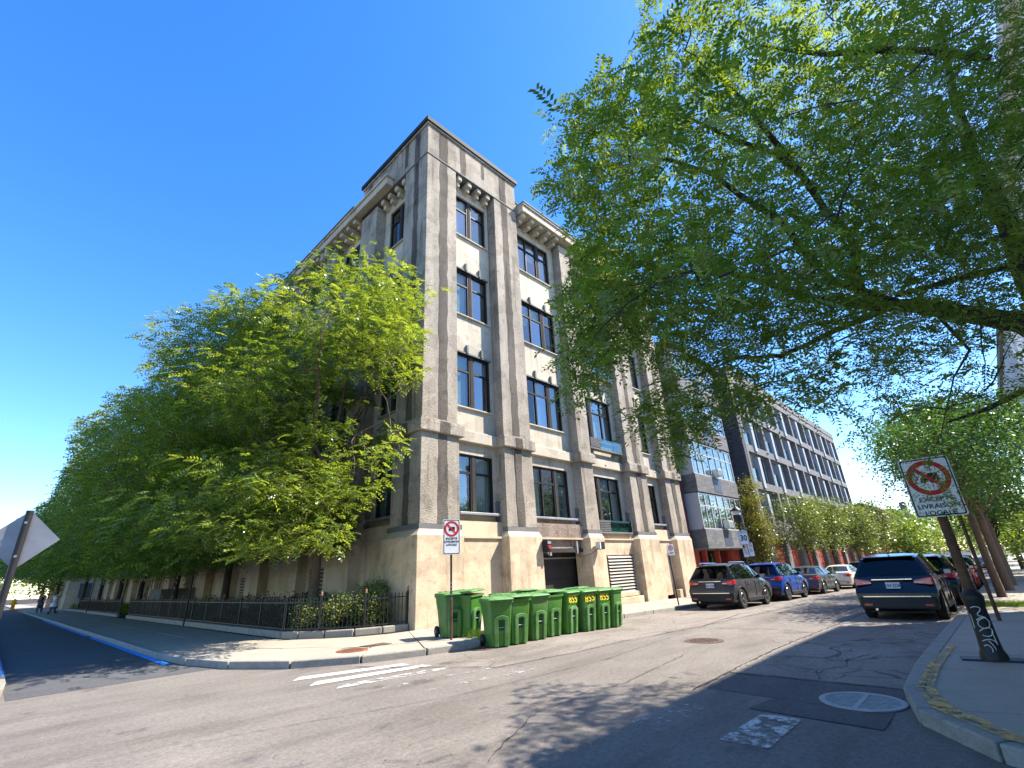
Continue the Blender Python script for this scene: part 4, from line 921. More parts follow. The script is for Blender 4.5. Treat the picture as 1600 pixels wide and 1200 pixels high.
def fence(pts, label, step=.115, posts=1.9, limit=300):
    e = empty('iron_fence', (pts[0][0], pts[0][1], .2), 0, label, 'fence')
    P = [Vector((x - pts[0][0], y - pts[0][1], 0)) for x, y in pts]
    for z in (.14, .84):
        t = MB()
        for a, b in zip(P, P[1:]):
            d = (b - a).normalized(); nn = Vector((-d.y, d.x, 0)) * .016; zz = Vector((0, 0, z)); z2 = Vector((0, 0, z + .03))
            t.hexa([a - nn + zz, b - nn + zz, b + nn + zz, a + nn + zz, a - nn + z2, b - nn + z2, b + nn + z2, a + nn + z2])
        t.build('rail', M['iron'], e)
    total = sum((b - a).length for a, b in zip(P, P[1:])); n = int(total / step)
    def along(s):
        for a, b in zip(P, P[1:]):
            L = (b - a).length
            if s <= L: return a + (b - a) * (s / L), math.atan2((b - a).y, (b - a).x)
            s -= L
        return P[-1], 0
    for k in range(min(n, limit)):
        q, an = along((k + .5) * step); inst('picket', PK, e, q, (0, 0, an))
    if n > limit:
        s = MB()
        for k in range(limit, n):
            q, an = along((k + .5) * step); s.box(q.x - .008, q.x + .008, q.y - .008, q.y + .008, .06, .98)
        s.build('far_pickets', M['iron'], e, kind='stuff')
    m = max(1, round(total / posts))
    for k in range(m + 1):
        q, an = along(min(total - 1e-4, k * total / m)); po = inst('fence_post', PM, e, q, (0, 0, an)); inst('post_cap', CP, po)
    return e
def bedkerb(pts, name='bed_kerb'):
    e = struct(bpy.data.objects.new(name, None)); COL.objects.link(e)
    for i, (a, b) in enumerate(zip(pts, pts[1:])):
        dx, dy = b[0] - a[0], b[1] - a[1]; l = math.hypot(dx, dy); n_ = max(1, int(l / 2.5))
        for k in range(n_):
            p = (a[0] + dx * k / n_, a[1] + dy * k / n_); q = (a[0] + dx * (k + 1) / n_, a[1] + dy * (k + 1) / n_); g = .006
            u = (dx / l, dy / l); nx, ny = -dy / l * .1, dx / l * .1
            p = (p[0] + u[0] * g, p[1] + u[1] * g); q = (q[0] - u[0] * g, q[1] - u[1] * g)
            MB().prism([(p[0] - nx, p[1] - ny), (q[0] - nx, q[1] - ny), (q[0] + nx, q[1] + ny), (p[0] + nx, p[1] + ny)], .1, .3).build('kerb_stone', M['curb2'], e, bevel=.03)
    return e
arc = [(-.42, -.02), (-1.2, .12), (-1.9, .42), (-2.5, .95), (-2.95, 1.6), (-3.12, 2.3)]
fence(arc, 'black spiked iron fence with copper post caps curving round the corner flower bed', .115, 1.5)
fence([(-3.14, 2.35), (-3.16, 25.7)], 'long black iron fence along the side street in front of the row of trees', .115, 1.95, 204)
fence([(-3.18, 29.0), (-3.2, 33.6)], 'short black iron fence panel past the entrance steps', .14, 2)
fence([(-3.2, 34.4), (-3.2, 50)], 'farthest black iron fence with a pale top rail on the side street', .16, 2.4)
bedkerb([(-.42, -.04)] + arc[1:] + [(-3.16, 25.8)]); bedkerb([(-3.16, 28.9), (-3.2, 60)])
# entrance stairs with railing on the side street
e = empty('entrance_stairs', (-2.2, 25.9, .12), 0, 'dark entrance stairs with black pipe railings climbing to the side door', 'stairs')
for k in range(9): MB().box(.0, 2.1, -k * .3 + 2.3, -k * .3 + 2.6, 0, .17 * (k + 1)).build('step', M['flash'], e)
MB().box(0, 2.1, -2.6, -.1, 0, 1.53).build('landing', M['flash'], e)
for x in (.03, 2.05):
    r = MB(); r.tube([(x, 2.6, .95), (x, .0, 2.45), (x, -2.6, 2.5)], .022, 6); r.tube([(x, 2.6, .6), (x, .0, 2.1), (x, -2.6, 2.1)], .014, 6); r.build('handrail', M['iron'], e)
    for k in range(8):
        y = 2.6 - k * .74; zb = min(1.53, max(0, (2.6 - y) * .6)); MB().tube([(x, y, zb), (x, y, zb + .95)], .014, 6).build('baluster', M['iron'], e)
# thin poles on the side street pavement
for x, y, h, lab in ((-3.4, 12.1, 3.0, 'thin black pole standing by the long fence on the side street'), (-3.4, 27.2, 3.4, 'dark pole at the gap in the fence by the entrance stairs'), (-3.5, 41, 3.2, 'thin dark pole farthest along the side street fence')):
    e = empty('street_pole', (x, y, .12), 0, lab, 'pole'); MB().tube([(0, 0, 0), (.05, 0, h)], .035, 8).build('shaft', M['postblack'], e, True); MB().box(-.1, .22, -.02, .02, h - .5, h).build('sign_panel', M['signback'], e)
# hydrant
M['hydr'] = surf('yellow_hydrant_paint', (.8, .5, .03), rough=.5, bmp=0)
e = empty('fire_hydrant', (-6.6, 84, .12), 0, 'yellow fire hydrant far down the side street', 'hydrant')
MB().lathe([(.28, 0), (.28, .1), (.2, .12), (.2, .95), (.26, 1.0), (.22, 1.2), (.08, 1.35)], (0, 0, 0), 14).build('barrel', M['hydr'], e, True); MB().tube([(-.36, 0, .8), (.36, 0, .8)], .1, 10).build('outlet', M['hydr'], e, True)
e = empty('utility_pylon', (112, -2.0, -1), 0, 'tall slim blue-grey pylon sign rising over the far trees', 'pylon')
MB().box(-.1, 1.7, -.5, .5, 0, 11.5).build('shaft', surf('blue_grey_metal', (.10, .13, .22), rough=.5, bmp=0), e, bevel=.05); MB().box(-.12, 1.72, -.52, .52, 8, 8.2).build('band', M['alu'], e)
MB().tube([(2.6, 0, 0), (2.6, 0, 10)], .12, 8).build('side_tube', M['alu'], e)
# ================================================================ CARS
def paint(name, c, rough=.3, met=.15):
    m, nt, bs = new_mat(name); bs.inputs['Base Color'].default_value = (*c, 1); bs.inputs['Roughness'].default_value = rough; bs.inputs['Metallic'].default_value = met
    bs.inputs['Coat Weight'].default_value = .35; bs.inputs['Coat Roughness'].default_value = .04
    n = noise(nt, 6, 5, pos(nt)); r = ramp(nt, n.outputs[0], [(.3, (rough * .8,) * 3), (.75, (rough * 1.5,) * 3)]); nt.links.new(r.outputs[0], bs.inputs['Roughness']); return m
M['p_char'] = paint('charcoal_car_paint', (.045, .045, .048)); M['p_blue'] = paint('blue_car_paint', (.01, .05, .28)); M['p_grey'] = paint('dark_grey_car_paint', (.05, .053, .062))
M['p_white'] = paint('cream_white_car_paint', (.62, .58, .5), .3, .1); M['p_black'] = paint('black_blue_car_paint', (.004, .0045, .008), .2, .1); M['p_green'] = paint('dark_green_black_paint', (.012, .016, .014), .2, .3)
M['p_red'] = paint('red_car_paint', (.4, .03, .02), .3, .2); M['p_teal'] = paint('teal_blue_car_paint', (.05, .22, .42), .3, .3); M['p_silver'] = paint('silver_car_paint', (.4, .4, .42), .3, .6)
M['plastic'] = surf('black_car_plastic', (.025, .025, .026), rough=.6, bmp=.1); M['chrome'] = surf('chrome_trim', (.7, .7, .72), rough=.15, bmp=0, metal=1)
M['tail'] = surf('red_tail_lamp', (.5, .012, .012), rough=.15, bmp=0, spec=.8); M['tailw'] = surf('pale_lamp_glass', (.55, .5, .52), rough=.2, bmp=0, spec=.8)
M['plate_'] = surf('licence_plate', (.6, .62, .68), rough=.5, bmp=0); M['platetxt'] = surf('plate_blue_text', (.03, .07, .3), rough=.5, bmp=0); M['rim'] = surf('alloy_rim', (.42, .42, .43), rough=.3, bmp=0, metal=.8)
M['shadow'] = M['dark']
# profile points per type, x=0 rear bumper, metres: (x, z) of the top centre line with half width at that edge
TYPES = {
 'suv': dict(L=4.55, H=1.66, W=.92, prof=[(.10, .34, .80), (.0, .44, .87), (.0, .66, .90), (.10, .80, .90), (.13, 1.06, .88), (.50, 1.56, .66), (1.1, 1.655, .66), (1.75, 1.66, .66), (2.35, 1.63, .655), (2.75, 1.56, .64), (3.45, 1.10, .78), (4.1, 1.0, .76), (4.42, .84, .74), (4.55, .62, .74), (4.52, .36, .72)],
            glass0=4, glassN=9, wind=9, belt=1.06, wheels=(.83, 3.5), wr=.355),
 'sedan': dict(L=4.6, H=1.45, W=.89, prof=[(.10, .32, .78), (.0, .42, .85), (.0, .62, .88), (.06, .90, .84), (.12, .98, .80), (.60, 1.03, .78), (1.25, 1.38, .60), (1.8, 1.45, .60), (2.3, 1.44, .60), (2.65, 1.38, .59), (3.35, 1.0, .76), (4.05, .9, .76), (4.42, .76, .74), (4.6, .56, .74), (4.56, .32, .72)],
            glass0=5, glassN=9, wind=9, belt=.98, wheels=(.98, 3.62), wr=.33),
}
def make_car(kind, pm, name, label, cat='car', plate_=None, rails=False, spoke=5):
    T = TYPES[kind]; e = empty(name, label=label, cat=cat); pr_ = T['prof']; W = T['W']; belt = T['belt']
    # grid columns: 0 centre top, 1 half, 2 edge, 3 belt, 4 mid, 5 low, 6 sill, 7 under centre
    G_ = []
    n = len(pr_)
    for i, (x, z, wt) in enumerate(pr_):
        zi = lambda q: min(q, z - .004)
        cx = lambda q: x + (.06 if x < .3 else (-.08 if x > T['L'] - .3 else 0)) * q
        w_b = min(W * .965, wt + .12 if z > belt + .02 else wt); endf = 1 if .2 < x < T['L'] - .5 else .93
        row = [(x, 0, z + (.025 if z > belt + .1 else .01)), (x, wt * .55, z + (.018 if z > belt + .1 else .006)), (cx(.5), wt, z - (.015 if z > belt + .1 else 0))]
        bx_ = x if not (z > belt + .1) else x
        row += [(cx(.6), (W * .93 if z > belt - .05 else wt) * endf, zi(belt - .01 if z > belt else z - .02)), (cx(.8), (W * .985) * endf, zi(belt - .18)), (cx(1), W * endf, zi(.62)), (cx(1), W * .97 * endf, zi(.36)), (cx(1), W * .9 * endf, .24 if .2 < x < T['L'] - .2 else min(.26, z - .05)), (cx(1), 0, .22)]
        G_.append(row)
    g0, gN = T['glass0'], T['glassN']
    # shear belt line outward so that rear and front pillars slope
    m = len(G_[0]); body = MB(); glassq = []
    idx = {}
    for s in (1, -1):
        for i in range(n):
            for j in range(m): idx[(s, i, j)] = len(body.v); p = G_[i][j]; body.v.append((p[0], p[1] * s, p[2]))
    for s in (1, -1):
        for i in range(n - 1):
            for j in range(m - 1):
                q = (idx[(s, i, j)], idx[(s, i + 1, j)], idx[(s, i + 1, j + 1)], idx[(s, i, j + 1)])
                isrear = i == g0 and j < 2; iswind = i == gN and j < 2; side = j == 2 and g0 < i < gN
                side_f = j == 2 and (i == gN or i == g0)
                if isrear or iswind or side: glassq.append((s, i, j, 'rear' if isrear else 'wind' if iswind else 'side'))
                body.f.append(q if s < 0 else q[::-1])
    for s in (1, -1):
        body.f.append(tuple(idx[(s, 0, j)] for j in range(m))); body.f.append(tuple(idx[(s, n - 1, j)] for j in reversed(range(m))))
    me = body.mesh('body', pm, False)
    bm = bmesh.new(); bm.from_mesh(me); bmesh.ops.remove_doubles(bm, verts=bm.verts, dist=.002); bmesh.ops.recalc_face_normals(bm, faces=bm.faces); bm.to_mesh(me); bm.free()
    me.polygons.foreach_set('use_smooth', [True] * len(me.polygons)); me.set_sharp_from_angle(angle=R(32))
    bo = bpy.data.objects.new('body', me); COL.objects.link(bo); bo.parent = e
    cut = MB()
    for wx in T['wheels']:
        for s in (1, -1): cut.lathe([(T['wr'] + .075, s * W - .26 if s > 0 else -W - .2), (T['wr'] + .075, s * W + .2 if s > 0 else -W + .26)], (wx, 0, T['wr']), 28, 'y')
    # wheel-well openings are cut into the mesh now (no helper object stays in the scene)
    cme = cut.mesh('cut', None); co = bpy.data.objects.new('cut', cme); COL.objects.link(co)
    md = bo.modifiers.new('b', 'BOOLEAN'); md.operation = 'DIFFERENCE'; md.object = co; md.solver = 'EXACT'; md.use_self = True
    dg = bpy.context.evaluated_depsgraph_get(); nm = bpy.data.meshes.new_from_object(bo.evaluated_get(dg))
    bo.modifiers.clear(); bpy.data.objects.remove(co); bo.data = nm; nm.set_sharp_from_angle(angle=R(32))
    # glass: inset panes 6 mm proud of the shell
    def pane(p, nm_, inset=.05):
        P = [Vector(q) for q in p]; c = sum(P, Vector()) / len(P); no = (P[1] - P[0]).cross(P[-1] - P[0])
        if no.length < 1e-6: return
        no.normalize()
        if no.dot(c - Vector((T['L'] / 2, 0, .7))) < 0: no = -no
        Q = [q + (c - q).normalized() * min(inset, (c - q).length * .5) + no * .007 for q in P]
        MB().quad(*Q).build(nm_, M['carglass'], e)
    def fullpane(i, nm_, topi, boti, ins=.06):  # one pane across both halves
        a, b = pr_[boti], pr_[topi]
        def pt(row, y, f): # f 0 bottom 1 top
            x = a[0] + (b[0] - a[0]) * f; z = a[1] + (b[1] - a[1]) * f; return (x, y, z)
        no = Vector((-(b[1] - a[1]), 0, (b[0] - a[0]))).normalized() if i == 'r' else Vector(((a[1] - b[1]) * -1, 0, abs(b[0] - a[0]))).normalized()
        if i == 'w': no = Vector((b[1] - a[1], 0, a[0] - b[0])).normalized()
        mb = MB(); K = 6; rows_ = []
        for f in (.07, .93):
            hw = (a[2] + (b[2] - a[2]) * f) - ins; r_ = []
            for k in range(K + 1):
                y = -hw + 2 * hw * k / K; cr = .028 * (1 - (y / hw) ** 2) + .008
                p_ = Vector(pt(0, y, f)) + no * cr; r_.append(p_)
            rows_.append(r_)
        for k in range(K): mb.quad(rows_[0][k], rows_[0][k + 1], rows_[1][k + 1], rows_[1][k])
        o = mb.build(nm_, M['carglass'], e, True); return o
    rg = fullpane('r', 'rear_window', g0 + 1, g0, .07); fullpane('w', 'windscreen', gN, gN + 1, .06)
    for s in (1, -1):
        for i in range(g0, gN + 1):
            a, b, c, d = (body.v[idx[(s, i, 2)]], body.v[idx[(s, i + 1, 2)]], body.v[idx[(s, i + 1, 3)]], body.v[idx[(s, i, 3)]])
            if i == g0: a = tuple(.45 * a[k] + .55 * b[k] for k in range(3)); d = tuple(.6 * d[k] + .4 * c[k] for k in range(3)); pane([a, b, c, d], 'side_window', .045)
            elif i == gN: c2 = tuple(.25 * d[k] + .75 * c[k] for k in range(3)); pane([a, tuple(.5 * a[k] + .5 * b[k] for k in range(3)), c2, d], 'side_window', .045)
            else: pane([a, b, c, d], 'side_window', .018)
        # door shut lines, sill, handle, mirror
        for x in (1.35, 2.35, 3.25): MB().box(x, x + .008, s * W * .97 - .004 * s, s * W + .003 * s, .42, belt - .1).build('door_seam', M['plastic'], e)
        for x in (1.5, 2.5): MB().box(x, x + .2, s * (W * .975), s * (W * 1.005 + .012), belt - .2, belt - .165).build('door_handle', pm, e, bevel=.008)
        MB().box(1.35, 3.05, s * W * .93, s * (W + .012), .24, .38).build('sill_trim', M['plastic'], e, bevel=.015)
        mi = MB(); mi.box(3.0, 3.16, s * (W * .9), s * (W + .2), belt + .0, belt + .15); mi.build('wing_mirror', M['plastic'] if kind == 'suv' else pm, e, bevel=.035)
        MB().quad((2.995, s * (W + .03), belt + .02), (2.995, s * (W + .18), belt + .02), (2.995, s * (W + .18), belt + .13), (2.995, s * (W + .03), belt + .13)).build('mirror_glass', M['tailw'], e)
    wr = T['wr']
    for wx in T['wheels']:
        for s in (1, -1):
            # arch cladding ring
            a = MB(); N_ = 16; k0 = []
            for k in range(N_ + 1):
                t = R(-8 + 196 * k / N_); k0.append((math.cos(t), math.sin(t)))
            for k in range(N_):
                (c0, s0), (c1, s1) = k0[k], k0[k + 1]
                ri, ro = wr + .065, wr + (.12 if kind == 'suv' else .08); y0, y1 = s * (W * .95), s * (W + .014)
                a.hexa([(wx + ri * c0, y0, wr + ri * s0), (wx + ri * c1, y0, wr + ri * s1), (wx + ro * c1, y0, wr + ro * s1), (wx + ro * c0, y0, wr + ro * s0), (wx + ri * c0, y1, wr + ri * s0), (wx + ri * c1, y1, wr + ri * s1), (wx + ro * c1, y1, wr + ro * s1), (wx + ro * c0, y1, wr + ro * s0)])
            a.build('wheel_arch', M['plastic'] if kind == 'suv' else pm, e)
            ty = MB(); ty.lathe([(wr * .62, -.1), (wr * .93, -.11), (wr, -.08), (wr, .08), (wr * .93, .11), (wr * .62, .1)], (0, 0, 0), 28, 'y'); wo = ty.build('wheel', M['rubber'], e, True); wo.location = (wx, s * (W - .12), wr)
            rm = MB(); rm.lathe([(wr * .66, .085), (wr * .62, .105), (wr * .56, .1), (wr * .54, .06)], (0, 0, 0), 28, 'y'); rm.f = rm.f[:-2]
            for k in range(spoke):
                t = 2 * math.pi * k / spoke; ct, st = math.cos(t), math.sin(t); hw = .028
                rm.hexa([(ct * .04 - st * hw, .07, st * .04 + ct * hw), (ct * wr * .6 - st * hw * .7, .08, st * wr * .6 + ct * hw * .7), (ct * wr * .6 + st * hw * .7, .08, st * wr * .6 - ct * hw * .7), (ct * .04 + st * hw, .07, st * .04 - ct * hw), (ct * .04 - st * hw, .1, st * .04 + ct * hw), (ct * wr * .6 - st * hw * .7, .1, st * wr * .6 + ct * hw * .7), (ct * wr * .6 + st * hw * .7, .1, st * wr * .6 - ct * hw * .7), (ct * .04 + st * hw, .1, st * .04 - ct * hw)])
            rm.lathe([(.06, .06), (.06, .105), (.03, .115)], (0, 0, 0), 12, 'y')
            ro_ = rm.build('rim', M['rim'], wo, True); MB().lathe([(wr * .62, .05), (wr * .62, .055)], (0, 0, 0), 24, 'y').build('brake_backing', M['dark'], wo)
            if s < 0: ro_.scale = (1, -1, 1); wo.children[-1].scale = (1, -1, 1)
    # rear end
    zb = pr_[2][1]
    MB().box(-.03, .22, -W * .92, W * .92, .27, .46 if kind == 'sedan' else .58).build('rear_bumper', M['plastic'] if kind == 'suv' else pm, e, bevel=.05)
    MB().box(-.035, -.02, -W * .8, W * .8, *((.46, .475) if kind == 'sedan' else (.575, .60))).build('bumper_trim', M['chrome'], e)
    pz = .86 if kind == 'suv' else .80; px = .065 if kind == 'suv' else .015
    pl = MB().box(px - .03, px, -.16, .16, pz - .08, pz + .08).build('licence_plate', M['plate_'], e)
    if plate_: text(plate_, .095, pl, M['platetxt'], Matrix.Translation((px - .032, 0, pz - .012)) @ Matrix.Rotation(R(-90), 4, 'Z') @ RX, 'plate_lettering', bold=.002)
    for s in (1, -1):
        lz = .95 if kind == 'suv' else .82
        l = MB(); xa = .06 if kind == 'suv' else -.005
        l.hexa([(xa, s * W * .52, lz - .05), (xa - .01, s * W * .93, lz - .09), (xa + .34, s * W * 1.0, lz - .02), (xa + .3, s * W * .5, lz - .03), (xa + .01, s * W * .52, lz + .04), (xa, s * W * .93, lz + .1), (xa + .36, s * W * .985, lz + .08), (xa + .3, s * W * .5, lz + .05)])
        la = l.build('tail_lamp', M['tail'], e, bevel=.015)
        MB().box(xa - .012, xa + .02, s * W * .52, s * W * .72, lz - .035, lz + .0).build('lamp_insert', M['tailw'], la)
        MB().box(-.038, -.01, s * W * .62, s * W * .82, .36, .41).build('reflector', M['tail'], e)
        if rails: MB().tube([(.75, s * .6, 1.66), (.85, s * .6, 1.71), (2.4, s * .6, 1.71), (2.55, s * .6, 1.64)], .018, 6).build('roof_rail', M['chrome'], e, True)
    if kind == 'suv':
        MB().box(.38, .62, -.6, .6, 1.575, 1.60).build('spoiler', pm, e, bevel=.012); MB().tube([(.2, .0, 1.12), (.24, .32, 1.2)], .012, 6).build('rear_wiper', M['plastic'], rg)
        MB().box(.04, .09, -.45, .45, 1.0, 1.02).build('tailgate_trim', M['chrome'], e)
        MB().lathe([(.0, 1.70), (.02, 1.69), (.03, 1.66)], (.9, 0, 0), 8).build('roof_antenna', M['plastic'], e)
    MB().lathe([(.03, -.04), (.032, .1)], (0, .5, .27), 10, 'x').build('exhaust_pipe', M['chrome'], e)
    MB().box(.3, T['L'] - .3, -W * .75, W * .75, .17, .24).build('underbody', M['plastic'], e)
    MB().box(1.2, 2.9, -.58, .58, .5, .56).build('cabin_floor', M['dark'], e)
    for x in (1.25, 2.35):
        for s in (1, -1): MB().box(x, x + .16, s * .35 - .22, s * .35 + .22, .6, 1.22 if kind == 'suv' else 1.08).build('seat', M['plastic'], e, bevel=.04)
    for s in (1, -1): MB().hexa([(T['L'] - .34, s * .55, .66), (T['L'] - .04, s * .55, .62), (T['L'] - .3, s * .82, .66), (T['L'] - .5, s * .82, .68), (T['L'] - .4, s * .55, .78), (T['L'] - .14, s * .55, .76), (T['L'] - .36, s * .8, .78), (T['L'] - .55, s * .8, .8)]).build('headlight', M['tailw'], e)
    return e
def place(e, x, y, rz=0): e.location = (x, y, zf(x)); e.rotation_euler = (0, R(1.03 if 1 < x < 58 else 0), R(rz)); return e
place(make_car('suv', M['p_char'], 'parked_suv', 'charcoal grey SUV with roof rails, nearest of the cars parked on the left', plate_='E39 KGM', rails=True), 10.35, -4.85)
place(make_car('suv', M['p_blue'], 'parked_suv', 'bright blue SUV parked directly ahead of the charcoal one', plate_='K47 NPT'), 15.7, -4.95)
place(make_car('sedan', M['p_grey'], 'parked_sedan', 'dark grey sedan parked between the blue SUV and the white sedan', plate_='H22 FWL'), 21.9, -5.0, -1)
place(make_car('sedan', M['p_white'], 'parked_sedan', 'cream white sedan parked ahead of the dark grey sedan'), 28.9, -5.2, -1)
place(make_car('suv', M['p_grey'], 'parked_suv', 'dark SUV just beyond the cream white sedan'), 36.5, -5.3, -1)
place(make_car('suv', M['p_white'], 'parked_suv', 'white SUV farthest in the row parked on the left'), 43, -5.3, -1)
place(make_car('suv', M['p_black'], 'parked_suv', 'glossy dark blue black SUV parked at the right kerb with its rear to the camera', plate_='Y59 ZDM'), 7.6, -11.1)
place(make_car('suv', M['p_green'], 'parked_suv', 'black SUV parked directly in front of the dark blue black one on the right'), 13.4, -11.2)
place(make_car('suv', M['p_silver'], 'parked_suv', 'pale silver SUV with red lamps parked third along the right kerb'), 19.2, -11.2)
place(make_car('sedan', M['p_red'], 'parked_sedan', 'red sedan parked fourth along the right kerb'), 25.5, -11.2)
place(make_car('suv', M['p_char'], 'parked_suv', 'charcoal SUV parked fifth along the right kerb, mostly hidden'), 31.5, -11.2)
place(make_car('suv', M['p_teal'], 'parked_suv', 'teal blue SUV far away in the middle of the street, seen over the dark roof'), 88, -9.3)
place(make_car('sedan', M['p_silver'], 'parked_sedan', 'silver sedan far down the street left of the teal one'), 62, -5.4)
place(make_car('sedan', M['p_black'], 'parked_sedan', 'small dark car far down the street near the right kerb'), 74, -11.3)
# far people on the side street
def person(loc, rz, shirt, trousers, label, push=False):
    e = empty('person', loc, rz, label, 'person'); sk = surf('skin', (.5, .32, .22), bmp=0) if 'skin' not in bpy.data.materials else bpy.data.materials['skin']
    me = bpy.data.meshes.new('body'); J = [(0, 0, .95), (0, 0, 1.2), (0, 0, 1.42), (0, 0, 1.52), (0, .02, 1.65), (.19, 0, 1.4), (.24, .1, 1.15), (.2, .38, 1.05), (-.19, 0, 1.4), (-.24, .1, 1.15), (-.2, .38, 1.05), (.1, 0, .9), (.12, .16, .48), (.12, .08, .06), (.12, .22, .03), (-.1, 0, .9), (-.12, -.1, .48), (-.12, -.3, .08), (-.12, -.17, .03)]
    E_ = [(0, 1), (1, 2), (2, 3), (3, 4), (2, 5), (5, 6), (6, 7), (2, 8), (8, 9), (9, 10), (0, 11), (11, 12), (12, 13), (13, 14), (0, 15), (15, 16), (16, 17), (17, 18)]
    rr = [.14, .15, .15, .055, .1, .07, .05, .035, .07, .05, .035, .1, .07, .045, .04, .1, .07, .045, .04]
    me.from_pydata(J, E_, []); o = bpy.data.objects.new('body', me); COL.objects.link(o); o.parent = e; me.materials.append(sk)
    s = o.modifiers.new('skin', 'SKIN'); 
    for k, r in enumerate(rr): me.skin_vertices[0].data[k].radius = (r, r * .85)
    me.skin_vertices[0].data[0].use_root = True; o.modifiers.new('sub', 'SUBSURF').levels = 1
    MB().lathe([(.17, .92), (.18, 1.1), (.2, 1.35), (.12, 1.47)], (0, 0, 0), 12).build('shirt', shirt, e, True)
    for s_, q in ((.11, .08), (-.11, -.05)): MB().tube([(s_, 0, .98), (s_ * 1.1, q * 1.8, .5), (s_ * 1.1, q * (1 if q > 0 else 5), .12)], [.125, .09, .07], 10).build('trouser_leg', trousers, e, True)
    MB().lathe([(.1, 1.66), (.112, 1.72), (.08, 1.79), (.02, 1.81)], (0, .0, 0), 12).build('hair', M['barkdark'], e, True); return e
person((-5.0, 49, .12), R(170), M['signwhite'], M['slate'], 'person in a white top pushing a stroller far down the side street')
st = empty('stroller', (-5.05, 48.1, .12), R(170), 'small dark stroller in front of the person in white', 'stroller')
MB().box(-.25, .25, -.35, .3, .4, .6).build('seat', M['slate'], st, bevel=.06); MB().lathe([(.28, .6), (.26, .8), (.12, .95)], (0, .15, 0), 10).build('hood', M['signwhite'], st, True); MB().tube([(-.22, -.35, .5), (-.22, -.7, 1.0), (.22, -.7, 1.0), (.22, -.35, .5)], .015, 6).build('handle', M['steel'], st)
for x in (-.25, .25):
    for y in (-.3, .3): MB().lathe([(.11, -.02), (.11, .02)], (x, y, .11), 14, 'x').build('wheel', M['rubber'], st)
person((-5.7, 52.5, .12), R(160), M['darkred'], M['slate'], 'person in a dark red top walking behind the stroller')
# ================================================================ VEGETATION
rng = np.random.default_rng(11)
def inpoly(x, y, poly):
    c = np.zeros(len(x), bool); n = len(poly)
    for i in range(n):
        x0, y0 = poly[i]; x1, y1 = poly[(i + 1) % n]
        if y0 == y1: continue
        m = ((y0 > y) != (y1 > y)) & (x < (x1 - x0) * (y - y0) / (y1 - y0) + x0); c ^= m
    return c
def quads_obj(name, V, tone, m, parent=None, kind=None):
    """V: (n,4,3) quads"""
    n = len(V); me = bpy.data.meshes.new(name); me.vertices.add(n * 4); me.loops.add(n * 4); me.polygons.add(n)
    me.vertices.foreach_set('co', V.reshape(-1).astype(np.float32)); me.loops.foreach_set('vertex_index', np.arange(n * 4, dtype=np.int32))
    me.polygons.foreach_set('loop_start', np.arange(0, n * 4, 4, dtype=np.int32))
    me.update(calc_edges=True); at_ = me.attributes.new('tone', 'FLOAT', 'POINT'); at_.data.foreach_set('value', np.repeat(tone, 4).astype(np.float32))
    me.materials.append(m); o = bpy.data.objects.new(name, me); COL.objects.link(o)
    if parent: o.parent = parent
    if kind: o['kind'] = kind
    return o
def norm(a): return a / np.maximum(np.linalg.norm(a, axis=-1, keepdims=True), 1e-9)
def fronds(C, D, size, pairs, ll, lw, droop=.35, fold=.25):
    n = len(C); D = norm(D); Z = np.array([0, 0, 1.]) + rng.normal(0, .35, (n, 3)); S = norm(np.cross(D, Z)); N = norm(np.cross(S, D))
    out = []; ton = []; base_t = rng.uniform(0, 1, n)
    for k in range(pairs):
        t = (k + .6) / pairs; L = size[:, None]
        Pt = C + D * L * t - np.array([0, 0, 1.]) * L * droop * t * t
        for s in (1, -1):
            q = norm(S * s * .9 + D * .45 - N * fold + rng.normal(0, .13, (n, 3))); l = ll * rng.uniform(.75, 1.15, (n, 1)) * (1 - .35 * abs(t - .5)); w = lw * .5
            tip = Pt + q * l; mid = Pt + q * l * .45; e = norm(D + rng.normal(0, .15, (n, 3))) * w
            out.append(np.stack([Pt, mid + e, tip, mid - e], 1)); ton.append(base_t + rng.normal(0, .08, n))
    return np.concatenate(out), np.clip(np.concatenate(ton), 0, 1)
def leaves(C, size, ratio=.55):
    n = len(C); D = norm(rng.normal(0, 1, (n, 3)) * np.array([1, 1, .5])); Z = np.array([0, 0, 1.]) + rng.normal(0, .5, (n, 3)); S = norm(np.cross(D, Z)); L = size[:, None]
    return np.stack([C, C + D * L * .5 + S * L * ratio * .5, C + D * L, C + D * L * .5 - S * L * ratio * .5], 1), rng.uniform(0, 1, n)
def clumps(center, radii, n, mask=None, inside=.35, gaps=(), lo=None, extra=None):
    """clump centres spread through an ellipsoid, denser toward its shell"""
    out = []; tries = 0
    while sum(map(len, out)) < n and tries < 60:
        tries += 1
        v = norm(rng.normal(0, 1, (n * 2, 3))); r = rng.uniform(inside ** 2, 1, (n * 2, 1)) ** .5; P = np.array(center) + v * r * np.array(radii)
        if lo is not None: P = P[P[:, 2] > lo]
        if mask is not None:
            x, y, d = proj(P); infr = (d > .3) & (x > -250) & (x < 1850) & (y > -150) & (y < 1300); ok = ~infr | inpoly(x, y, mask)
            for gx, gy, gr in gaps: ok &= ~((d > .3) & ((x - gx) ** 2 + (y - gy) ** 2 < gr * gr))
            if extra is not None: ok &= extra(P, x, y, d)
            P = P[ok]
        out.append(P)
    return np.concatenate(out)[:n]
